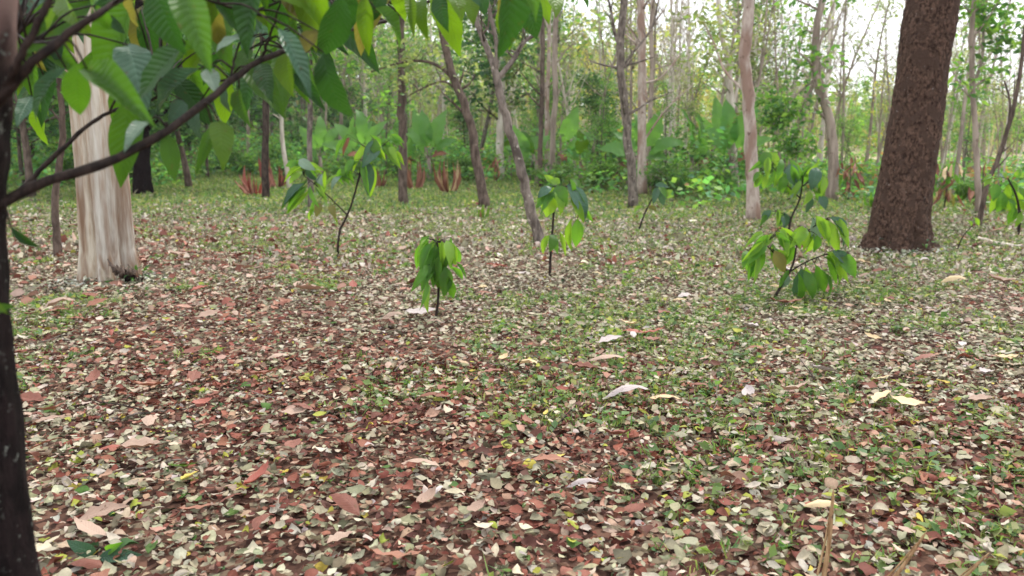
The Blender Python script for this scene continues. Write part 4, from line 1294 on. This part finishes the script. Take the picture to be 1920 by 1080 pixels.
sapling('tall lanky sapling with blue-green leaves around the grey pole tree', (633, 479),
        [[(633, 479), (636, 435), (654, 398), (670, 345), (682, 295), (700, 262)], [(650, 402), (620, 372), (590, 345), (570, 330)], [(670, 345), (690, 300), (730, 262)]],
        [(570, 345, 532, 386, 20, 'blue'), (575, 350, 540, 402, 22, 'mid'), (566, 322, 542, 346, 18, 'yel'), (560, 300, 592, 320, 22, 'pale'), (600, 380, 592, 408, 18, 'olive'), (620, 385, 630, 412, 17, 'olive'),
         (606, 325, 596, 366, 17, 'pale'), (640, 310, 656, 346, 20, 'dark'), (706, 264, 678, 316, 34, 'blue'), (716, 268, 752, 310, 26, 'mid'), (690, 302, 690, 368, 28, 'blue'), (728, 284, 746, 312, 22, 'mid'),
         (732, 255, 756, 276, 18, 'yel'), (655, 258, 643, 292, 14, 'rust'), (664, 300, 650, 330, 20, 'mid'), (696, 262, 716, 300, 22, 'dark'), (560, 306, 535, 312, 16, 'mid'), (590, 340, 612, 378, 18, 'mid'),
         (640, 330, 622, 358, 16, 'pale'), (575, 312, 600, 340, 18, 'blue')], 5)
sapling('sapling with drooping blue-green leaves right behind the wide low sapling', (1478, 436),
        [[(1478, 436), (1484, 408), (1500, 372), (1506, 330)], [(1500, 372), (1470, 340), (1440, 300)], [(1504, 350), (1525, 335), (1540, 330)], [(1484, 408), (1462, 398), (1448, 396)]],
        [(1434, 285, 1442, 322, 24, 'dark'), (1422, 325, 1418, 352, 16, 'mid'), (1462, 308, 1450, 344, 22, 'dark'), (1480, 308, 1496, 352, 28, 'blue'), (1500, 336, 1482, 372, 22, 'pale'), (1530, 314, 1520, 358, 26, 'blue'),
         (1545, 330, 1540, 362, 18, 'yel'), (1520, 368, 1510, 400, 22, 'blue'), (1536, 368, 1548, 394, 22, 'blue'), (1446, 394, 1430, 420, 18, 'blue'), (1456, 396, 1456, 428, 15, 'dark'), (1470, 398, 1472, 428, 16, 'blue'),
         (1440, 300, 1416, 316, 16, 'mid'), (1508, 330, 1524, 306, 18, 'mid'), (1470, 330, 1460, 360, 20, 'mid'), (1440, 330, 1430, 355, 16, 'yel')], 5, kind='small')
sapling('small leaning sapling with hanging blue-green leaves below the pale double trunk', (1197, 432),
        [[(1197, 432), (1208, 402), (1220, 378), (1234, 352)]],
        [(1232, 350, 1224, 384, 14, 'blue'), (1240, 350, 1244, 386, 16, 'blue'), (1228, 348, 1256, 352, 12, 'blue'), (1204, 388, 1188, 398, 10, 'yel'), (1214, 388, 1232, 396, 10, 'olive'), (1236, 348, 1250, 372, 14, 'mid'),
         (1204, 402, 1198, 412, 8, 'yel')], 4)
sapling('nearly leafless thin seedling stem right of the thick dark trunk', (1793, 472),
        [[(1793, 472), (1800, 455), (1808, 440), (1826, 420)]], [(1828, 408, 1836, 424, 9, 'yel'), (1810, 436, 1822, 446, 9, 'mid'), (1822, 424, 1812, 412, 7, 'yel')], 3)
sapling('dark-leaved sapling at the right picture edge', (1909, 444),
        [[(1909, 444), (1912, 405), (1905, 365), (1890, 335)]],
        [(1870, 345, 1862, 378, 20, 'mid'), (1880, 360, 1868, 398, 22, 'mid'), (1900, 340, 1892, 372, 22, 'dark'), (1912, 352, 1922, 388, 24, 'dark'), (1888, 372, 1896, 410, 20, 'mid'), (1860, 335, 1845, 350, 14, 'yel'),
         (1905, 390, 1890, 420, 18, 'dark'), (1915, 375, 1930, 405, 20, 'mid'), (1885, 335, 1872, 325, 14, 'blue'), (1900, 330, 1915, 318, 16, 'mid')], 6)
sapling('seedling of two broad green leaves low beside the black trunk', (180, 1046),
        [[(180, 1046), (181, 1038), (182, 1030)]],
        [(180, 1036, 124, 1012, 30, 'blue'), (184, 1046, 268, 1040, 30, 'blue'), (200, 1032, 232, 1016, 20, 'mid'), (178, 1040, 160, 1060, 14, 'mid')], 4, .03)


# ------------------------------------------------------------------ the near cacao tree: trunk, branches, leaves
def near_tree():
    root = Vector((-1.085, 1.52, float(hgt(-1.085, 1.52))))
    t = thing('cacao_tree', root, 'near black-barked tree whose leafy boughs hang across the upper left', 'tree')
    # trunk: right side seen along the left picture edge
    q = [root, P(-78, 1080, 1.50), P(-98, 800, 1.5), P(-108, 560, 1.5), P(-106, 380, 1.5), P(-98, 240, 1.48), P(-88, 80, 1.46), P(-80, -120, 1.44)]
    sp = spline(q, 60)
    wpx = np.interp(sp[:, 2], [0, .7, 1.0, 1.3, 1.6, 2.1], [150, 138, 122, 104, 92, 80])
    rad = wpx / F_PX * 1.5
    V, F = tube(sp - np.array(root), rad * 1.0, 40, lambda th, i, p_: 1 + .03 * np.sin(3 * th + i * .12) + .02 * np.sin(11 * th + i * .5) + .015 * np.sin(i * 1.1 + th * 4))
    a = Acc(); a.add(V, F); link('trunk', a.mesh('trunk', M['b_near']), t)
    def br(pts, w0, w1):
        p_ = [P(*r_) for r_ in pts]
        s_ = spline(p_, 24)
        s_ = s_ + np.random.default_rng(len(BR)).normal(0, .0012, s_.shape)
        d_ = np.interp(np.arange(24), np.linspace(0, 23, len(pts)), [r_[2] for r_ in pts])
        rr = np.linspace(w0, w1, 24) / 2 / F_PX * d_ * (1 + .08 * np.sin(np.arange(24) * 2.1))
        tubes_part('branch', t, [(s_, rr, 10)], M['b_twig'], root)
        BR.append(s_)
    BR = []
    br([(-60, 405, 1.5), (10, 378, 1.52), (80, 342, 1.55), (180, 312, 1.6), (260, 276, 1.66), (330, 235, 1.72), (400, 180, 1.8), (450, 138, 1.88), (500, 108, 1.95), (560, 88, 2.05), (640, 60, 2.2)], 22, 8)
    br([(-60, 240, 1.48), (0, 185, 1.45), (60, 120, 1.45), (120, 70, 1.48), (180, 28, 1.5), (225, 0, 1.55), (300, -50, 1.65)], 24, 7)
    br([(10, 172, 1.45), (35, 115, 1.42), (62, 62, 1.42), (95, 0, 1.42), (120, -60, 1.42)], 16, 11)
    br([(-50, 430, 1.62), (20, 372, 1.75), (70, 325, 1.8), (130, 268, 1.85), (175, 228, 1.9), (222, 205, 1.95), (300, 180, 2.05)], 12, 5)
    br([(432, 150, 1.86), (440, 108, 1.88), (455, 75, 1.9), (500, 62, 1.95)], 5, 3)
    br([(490, 112, 1.94), (505, 70, 1.94), (516, 40, 1.94), (530, -20, 1.94)], 6, 3)
    br([(640, 60, 2.2), (720, 40, 2.35), (770, 15, 2.4), (815, 0, 2.45), (900, -30, 2.55)], 8, 4)
    br([(770, 15, 2.4), (690, -10, 2.2), (560, -60, 2.0), (400, -110, 1.8), (200, -160, 1.6), (-60, -180, 1.44)], 5, 26)
    br([(900, -30, 2.55), (960, -25, 2.6), (1060, -40, 2.7)], 5, 3)
    br([(300, -50, 1.65), (330, -30, 1.7), (420, 10, 1.8), (480, 20, 1.9), (560, -20, 2.0)], 6, 4)
    br([(120, 70, 1.48), (60, 80, 1.7), (30, 60, 1.9)], 5, 3)
    alls = np.concatenate(BR)
    rr = random.Random(5)
    L = [(290, -25, 350, 104, 62, 'dark', 1.55), (333, -30, 396, 140, 62, 'mid', 1.45), (392, -10, 445, 62, 52, 'dark', 1.8), (348, 82, 255, 198, 74, 'dark', 1.6), (163, 130, 296, 246, 66, 'mid', 1.5),
         (145, 118, 150, 216, 54, 'mid', 1.6), (124, 128, 68, 228, 32, 'blue', 1.7), (243, 82, 252, 168, 30, 'yel', 1.9), (372, 130, 296, 214, 46, 'blue', 1.85), (310, 248, 328, 342, 38, 'mid', 1.7),
         (400, 240, 366, 330, 24, 'mid', 1.8), (410, 228, 418, 322, 44, 'yel', 1.75), (277, 230, 232, 288, 32, 'pale', 1.7), (460, 66, 404, 98, 36, 'pale', 1.85), (388, 130, 408, 178, 34, 'pale', 1.9),
         (522, 54, 584, 188, 38, 'blue', 1.7), (488, 118, 512, 194, 44, 'dark', 2.0), (448, 168, 474, 242, 30, 'mid', 1.9), (640, -10, 602, 104, 64, 'dark', 1.75), (606, 98, 664, 220, 58, 'dark', 1.75),
         (540, 98, 552, 184, 48, 'yel', 1.9), (598, 60, 562, 108, 36, 'olive', 1.8), (684, -8, 692, 106, 34, 'yel', 2.0), (704, 16, 748, 98, 50, 'mid', 2.0), (768, -5, 776, 74, 24, 'yel', 2.1), (795, -4, 804, 78, 30, 'yel', 2.2),
         (824, -12, 842, 62, 36, 'dark', 2.1), (842, -14, 866, 44, 34, 'yel', 2.1), (880, -14, 888, 48, 34, 'yel', 2.2), (948, 0, 955, 96, 44, 'yel', 2.2), (968, -22, 1006, 74, 54, 'dark', 2.1), (1018, -16, 1042, 36, 44, 'yel', 2.3),
         (1066, -24, 1102, 16, 44, 'dark', 2.3), (20, 425, 76, 464, 20, 'dark', 1.5), (-10, 590, 30, 575, 24, 'mid', 1.45), (-12, 560, 18, 590, 26, 'yel', 1.45), (246, -20, 262, 58, 40, 'olive', 1.8),
         (214, -30, 190, 40, 44, 'mid', 1.7), (180, 10, 206, 56, 30, 'mid', 1.7), (118, 10, 90, 66, 40, 'yel', 1.9), (60, 30, 40, 100, 40, 'yel', 2.0), (20, 40, 10, 72, 34, 'pale', 2.1), (130, -10, 160, 60, 44, 'yel', 1.8),
         (210, 30, 236, 64, 24, 'blue', 1.8), (470, 5, 452, 62, 40, 'yel', 2.0), (500, -20, 540, 50, 46, 'dark', 2.0), (560, -20, 545, 40, 40, 'yel', 2.0), (580, -10, 600, 60, 44, 'olive', 1.9), (660, -20, 655, 60, 44, 'dark', 2.0),
         (720, -20, 700, 40, 40, 'dark', 2.1), (740, -14, 760, 40, 36, 'yel', 2.2), (900, -20, 910, 30, 34, 'dark', 2.2), (930, -24, 975, 20, 36, 'yel', 2.3), (990, -30, 985, 12, 36, 'dark', 2.3), (345, 190, 315, 232, 30, 'blue', 1.95),
         (370, 200, 378, 262, 30, 'blue', 1.95), (425, 165, 440, 215, 26, 'blue', 1.95), (330, 90, 305, 150, 34, 'blue', 2.0), (290, 150, 268, 226, 36, 'mid', 2.0), (380, 90, 350, 150, 40, 'yel', 2.1),
         (470, 90, 440, 140, 34, 'mid', 2.1), (60, 180, 30, 240, 30, 'blue', 2.0), (90, 160, 60, 210, 28, 'mid', 2.1), (14, 190, 16, 232, 22, 'yel', 1.9), (232, 100, 215, 150, 26, 'blue', 2.0), (620, 40, 650, 70, 30, 'yel', 2.1)]
    used = 0
    for bx, by, tx, ty, w, mt, d in L:
        b0 = P(bx, by, d); tip = P(tx, ty, d + rr.uniform(-.12, .12))
        place_leaf('leaf', leaf_mesh('cacao', mt, rr.randrange(6)), b0, tip, w / F_PX * d * .86, t)
        used += 1
    # more leaves of the same boughs, mostly along the top
    tries = 0
    while used < 230 and tries < 5000:
        tries += 1
        if used < 150:
            bx = rr.uniform(0, 560); by = rr.uniform(-60, 190) * (1 if bx < 330 else .75); d = rr.uniform(2.0, 3.6)
            if 120 < bx < 250 and by > 0: d = rr.uniform(1.8, 2.4)
            if 112 < bx < 235 and by > 5: continue
            l = rr.uniform(.15, .25); th = rr.gauss(0, .7); b0 = P(bx, by, d); l *= .9
            tip = b0 + Vector((math.sin(th), rr.uniform(-.5, .5), -math.cos(th) * .9)).normalized() * l
            mt = rr.choice(['dark', 'blue', 'dark', 'mid', 'yel', 'mid', 'mid'])
            place_leaf('leaf', leaf_mesh('cacao', mt, rr.randrange(6)), b0, tip, l * rr.uniform(.25, .36), t)
            L.append((bx, by, 0, 0, 0, mt, d)); used += 1
            continue
        bx = rr.uniform(-40, 1080) if rr.random() < .55 else rr.uniform(-40, 620); by = rr.uniform(-190, 30) if rr.random() < .7 else rr.uniform(-60, 150)
        if by > 20 and (bx > 700 or rr.random() < .55): continue
        if bx > 640 and by > -15: continue
        if bx > 760 and by > -45: continue
        d = rr.uniform(1.7, 2.8)
        l = rr.uniform(.16, .27); th = rr.gauss(0, .6)
        b0 = P(bx, by, d)
        tip = b0 + Vector((math.sin(th) * .7, rr.uniform(-.5, .5), -math.cos(th))).normalized() * l
        mt = rr.choice(['dark', 'mid', 'mid', 'yel', 'yel', 'blue', 'dark', 'olive'] if by < 60 else ['dark', 'blue', 'mid', 'yel'])
        place_leaf('leaf', leaf_mesh('cacao', mt, rr.randrange(6)), b0, tip, l * rr.uniform(.3, .4), t)
        L.append((bx, by, 0, 0, 0, mt, d)); used += 1
    # stalks
    a = Acc()
    for bx, by, tx, ty, w, mt, d in L:
        b0 = np.array(P(bx, by, d)); i = int(np.argmin(np.linalg.norm(alls - b0, axis=1)))
        e = alls[i]
        if np.linalg.norm(e - b0) > .6:
            e = b0 + (e - b0) / np.linalg.norm(e - b0) * .2 + np.array([0, 0, .08])
        mid_ = (e + b0) / 2 + [0, 0, .02]
        V, F = tube(spline([e - np.array(root), mid_ - np.array(root), b0 - np.array(root)], 6), np.linspace(.003, .0018, 6), 5); a.add(V, F)
    link('leaf_stalks', a.mesh('leaf_stalks', M['b_twig']), t)['kind'] = 'stuff'
near_tree()

# ------------------------------------------------------------------ large dry leaves, sticks, stalks lying about
def dry_leaf(label, px, py, L_px, mt, ang=None, group=None, var=None, rng=R, lift=.012):
    g = G(px, py); L_ = L_px / F_PX * g.y
    th = rng.uniform(0, 6.28) if ang is None else math.radians(ang)
    v = rng.randrange(6) if var is None else var
    o = link('dry_leaf', leaf_mesh('dry', mt, v))
    s = L_
    o.location = g + Vector((-math.cos(th) * L_ / 2, -math.sin(th) * L_ / 2, lift + (.042 if g.y < 9 else .05)))
    o.rotation_euler = (rng.uniform(-.12, .3), rng.uniform(-.3, .3), th - math.pi / 2)
    o.scale = (s * rng.uniform(.85, 1.15), s, s * rng.uniform(.7, 1.3))
    tag(o, label, 'dry leaf', group)
    return o

H = [('long pinkish dry leaf rolled into a tube, next to a small grey leaf at centre', 790, 900, 95, 'd_pink', -25), ('narrow pale pink dry leaf lying tip-up below the rolled pink leaf', 800, 965, 65, 'd_pink', 60),
     ('bright orange-brown dry leaf cut by the lower picture edge', 745, 1068, 110, 'd_russet', 10), ('brown dry leaf beside a yellow leaf at lower centre', 1030, 890, 80, 'd_russet', -20),
     ('yellow dry leaf lying at centre, upper of two yellow ones', 1023, 795, 26, 'd_yellow', 70), ('yellow dry leaf lying at centre, lower of two yellow ones', 1048, 878, 28, 'd_yellow', 20),
     ('orange-yellow dry leaf next to a lime leaf at lower left', 358, 915, 48, 'd_yellow', 70), ('lime green fallen leaf next to an orange-yellow leaf at lower left', 345, 892, 55, 'yel', 30),
     ('broad orange-brown dry leaf folded, between black trunk and rolled pink leaf', 372, 975, 75, 'd_russet', 30), ('wide pinkish dry leaf behind the two-leaved seedling', 200, 1000, 105, 'd_pink', 10),
     ('large brown dry leaf with dark underside on the left half of the litter', 498, 722, 62, 'd_russet', 5), ('pinkish broad dry leaf low at left between the lime leaf and the black trunk', 265, 862, 85, 'd_pink', 5),
     ('red dry leaf beside the red bract to the right of the small sapling', 1185, 636, 42, 'd_red', 160), ('bright red bract lying right of the small sapling', 1222, 640, 55, 'd_red', 10),
     ('silver grey dry leaf just below the red bract', 1145, 655, 52, 'd_grey', 20), ('broad lavender-grey bark-like dry leaf at centre right, beside a straw-coloured one', 1180, 762, 95, 'd_grey', 5),
     ('straw-coloured dry leaf beside the lavender-grey leaf', 1248, 764, 68, 'd_straw', 5), ('wide straw-coloured torn dry leaf on the right, left half', 1655, 765, 70, 'd_straw', 40), ('wide straw-coloured torn dry leaf on the right, right half', 1698, 775, 62, 'd_straw', 150),
     ('salmon dry leaf lying above the straw-coloured torn leaves', 1490, 752, 60, 'd_pink', 10), ('grey arched dry leaf at lower centre right', 1095, 938, 70, 'd_grey', 0),
     ('grey bark-like dry leaf at the foot of the small central sapling', 790, 598, 60, 'd_grey', 5), ('orange-pink dry leaf left of the small central sapling foot', 738, 610, 45, 'd_pink', 10),
     ('red dry leaf between the small sapling and the leaning tree foot', 932, 505, 46, 'd_red', 0), ('large russet dry leaf under the wide low sapling', 1475, 578, 70, 'd_russet', 10),
     ('cream dry leaf at the foot of the thick dark trunk', 1612, 500, 42, 'd_straw', -20), ('orange dry leaf right of the cream ones by the dark trunk', 1690, 512, 40, 'd_pink', 0),
     ('pale lavender dry leaf right of the dark trunk, nearest of several', 1785, 525, 46, 'd_grey', 10), ('tan dry leaf below the lavender leaf right of the dark trunk', 1788, 540, 48, 'd_straw', -10),
     ('pink dry leaf near the right picture edge behind the litter', 1878, 535, 50, 'd_pink', -30), ('orange dry leaf lying in grass right of the dark trunk', 1870, 442, 32, 'd_russet', 0),
     ('stacked pink dry leaves at the left, upper leaf', 115, 592, 70, 'd_pink', 0), ('stacked pink dry leaves at the left, lower leaf', 105, 600, 55, 'd_russet', 15),
     ('salmon dry leaf left of the tall lanky sapling', 582, 552, 58, 'd_pink', 5), ('pinkish dry leaf right of the cream trunk foot', 335, 485, 40, 'd_pink', 10), ('salmon dry leaf right of the cream trunk', 460, 512, 50, 'd_pink', -10),
     ('pale silver dry leaf standing in shade below the lime leaf', 225, 650, 60, 'd_pink', 20), ('pink dry leaf between seedling and rolled leaf at the bottom edge', 640, 1040, 60, 'd_pink', 40),
     ('pinkish dry leaf standing on edge right of the brown leaf at left', 757, 705, 34, 'd_pink', 80), ('straw leaf between black trunk and lower left pink leaf', 95, 810, 60, 'd_pink', 15),
     ('brown dry leaf leaning on the black trunk foot', 90, 860, 60, 'd_russet', 30), ('small grey rolled leaf touching the pink leaf tip at lower centre', 822, 945, 34, 'd_grey', 60),
     ('grey pale dry leaf row end near the right picture edge', 1840, 716, 50, 'd_grey', 0), ('tan dry leaf at the far right edge of the litter', 1885, 685, 55, 'd_straw', 10), ('dark brown dry leaf left of the far right tan leaf', 1735, 690, 46, 'd_brown', 0),
     ('salmon dry leaf above the salmon one on the right', 1620, 622, 52, 'd_pink', 5), ('rosy dry leaf right of the red bract, below it', 1320, 690, 34, 'd_pink', 30), ('long salmon dry leaf left of the rosy one', 1140, 692, 75, 'd_pink', 0)]
for lab, px, py, L_, mt, an in H: dry_leaf(lab, px, py, L_, mt, an)
DN = dict(d_russet='russet', d_pink='pinkish', d_brown='dark brown', d_grey='silver grey', d_straw='straw-coloured', d_red='red', d_yellow='yellow')
rl = random.Random(19)
cnt = 0
while cnt < 240:
    y = math.sqrt(rl.uniform(2.3 ** 2, 11 ** 2)); px = rl.uniform(-30, 1950)
    if rl.random() > (1.0 if px < 760 else .5): continue
    x = (px - 960) / F_PX * y
    b = 1.45 / y; py = 540 + F_PX * math.tan(math.atan(b) - PITCH)
    Lp = rl.uniform(.10, .20) / y * F_PX
    mt = rl.choice(['d_russet', 'd_russet', 'd_pink', 'd_pink', 'd_brown', 'd_brown', 'd_brown', 'd_red'] if px < 900 else ['d_russet', 'd_pink', 'd_brown', 'd_brown', 'd_grey', 'd_straw'])
    cells = ([(350, 'near the black trunk'), (760, 'left of the rolled pink leaf'), (1100, 'around the rolled pink leaf'), (1480, 'left of the dead stalks'), (9999, 'around the dead stalks')] if y < 4 else
             [(350, 'in front of the cream trunk'), (700, 'between cream trunk and central sapling'), (1000, 'below the central sapling'), (1350, 'around the red bract'), (1600, 'below the wide low sapling'), (9999, 'around the torn straw-coloured leaves')] if y < 7 else
             [(400, 'beside the cream trunk'), (815, 'behind and left of the central sapling'), (1100, 'around the umbrella-leaved sapling'), (1480, 'left of the wide low sapling'), (9999, 'before the thick dark trunk')])
    side = next(t_ for lim, t_ in cells if px < lim)
    dep = 'on the litter'
    dry_leaf(f'{DN[mt]} large dry leaf {dep}, {side}', px, py, Lp, mt, None, f'{DN[mt]} dry leaves {dep} {side}', rng=rl)
    cnt += 1


def stick(label, pts, w, mat='b_grey', name='fallen_stick'):
    q = [G(*p_) + Vector((0, 0, .03)) for p_ in pts]
    base = q[0]
    sp = spline(q, 16); sp += np.random.default_rng(len(label)).normal(0, .004, sp.shape)
    V, F = tube(sp - np.array(base), np.linspace(w, w * .5, 16) / 2 / F_PX * base.y, 6)
    a = Acc(); a.add(V, F)
    tag(link(name, a.mesh(name, M[mat]), None, base), label, 'stick')
stick('thin grey stick lying in the litter at the left, farther one', [(215, 796), (290, 782), (372, 772)], 6)
stick('thin grey stick lying in the litter at the left, nearer one', [(240, 900), (310, 880), (380, 868)], 6)
stick('pale stick lying in the grass right of the thick dark trunk', [(1835, 452), (1880, 462), (1918, 466)], 9, 'b_pale')


tw_r = random.Random(3)
for k in range(26):
    d_ = tw_r.uniform(2.6, 8); px = tw_r.uniform(60, 1900); x = (px - 960) / F_PX * d_; th = tw_r.uniform(0, 3.14); l = tw_r.uniform(.15, .45)
    q = np.array([[x + math.cos(th) * l * (f - .5) + tw_r.gauss(0, .01), d_ + math.sin(th) * l * (f - .5) + tw_r.gauss(0, .01), float(hgt(x, d_)) + .055 + tw_r.uniform(-.01, .012)] for f in (0, .33, .66, 1)])
    V, F = tube(spline(q, 10) - q[0], np.linspace(.0045, .002, 10), 5); a = Acc(); a.add(V, F)
    V, F = tube(spline([q[1], q[1] + [math.sin(th) * .05, .04, .02]], 4) - q[0], [.0025, .002, .0015, .001], 4); a.add(V, F)
    side = 'near the black trunk' if px < 500 else ('below the central sapling' if px < 1000 else ('below the wide low sapling' if px < 1550 else 'in front of the thick dark trunk'))
    tag(link('fallen_twig', a.mesh('fallen_twig', M['b_grey' if k % 2 else 'b_twig']), None, Vector(q[0])), f'small {"grey" if k % 2 else "dark"} fallen twig on the {"near" if d_ < 4 else "farther"} litter, {side}', 'twig', f'small fallen twigs {side}')


# dead stalks in the lower right corner
def stalk(label, base, tip_px, tip_py, w, lean, mat='dead'):
    tip = P(tip_px, tip_py, base.y + lean)
    t = thing('dead_stalk', base, label, 'dry stalk', 'dead stalks at the lower right')
    sp = spline([base, base.lerp(tip, .5) + Vector((.006, 0, 0)), tip], 22)
    k = np.linspace(0, 1, 22)
    for s_, nm, sc in ((0, 'blade', 1.0), (1, 'sheath', .5)):
        off = np.array([.010, -.006, 0]) * (-1 if s_ else 1)
        q_ = sp + off * (1 - k)[:, None] * 1.0
        n_ = 22 if s_ == 0 else 18
        V, F = tube(q_[:n_] - np.array(base), (w * sc * (1 - .5 * k ** 1.3) * np.clip((1 - k) * 14, .12, 1))[:n_], 10, lambda th, i, p_: 1 - .45 * np.abs(np.sin(th)) + .15 * np.sin(5 * th))
        a = Acc(); a.add(V, F); link(nm, a.mesh(nm, M['straw_stalk']), t)
M['straw_stalk'] = bark_mat('dead_stalk', (0.20, 0.11, 0.05), (0.40, 0.26, 0.14), (0.10, .05, .03), .6, 30, 40, .06, .5, .003, .6)
def gx(x, y): return onground(x, y)
stalk('upright split dead stalk, tallest of three at the lower right', gx(.96, 2.32), 1563, 915, .009, .06)
stalk('dead stalk leaning right, between the tallest stalk and the corner', gx(1.13, 2.30), 1738, 995, .008, .03)
stalk('dead stalk leaning right nearest the lower right corner', gx(1.30, 2.28), 1856, 1035, .008, .02)

# ------------------------------------------------------------------ the air
m, nt, out = mat_new('air')
pv = N(nt, 'ShaderNodeVolumePrincipled', Density=0.0004)
pv.inputs['Color'].default_value = (.95, .96, 1.0, 1)
nt.links.new(pv.outputs[0], out.inputs['Volume'])

import bmesh
bm = bmesh.new(); bmesh.ops.create_cube(bm, size=1.0)
me = bpy.data.meshes.new('haze'); bm.to_mesh(me); bm.free(); me.materials.append(m)
hz = link('haze', me, None, (0, 215, 14)); hz.scale = (700, 560, 32)
tag(hz, kind='stuff')
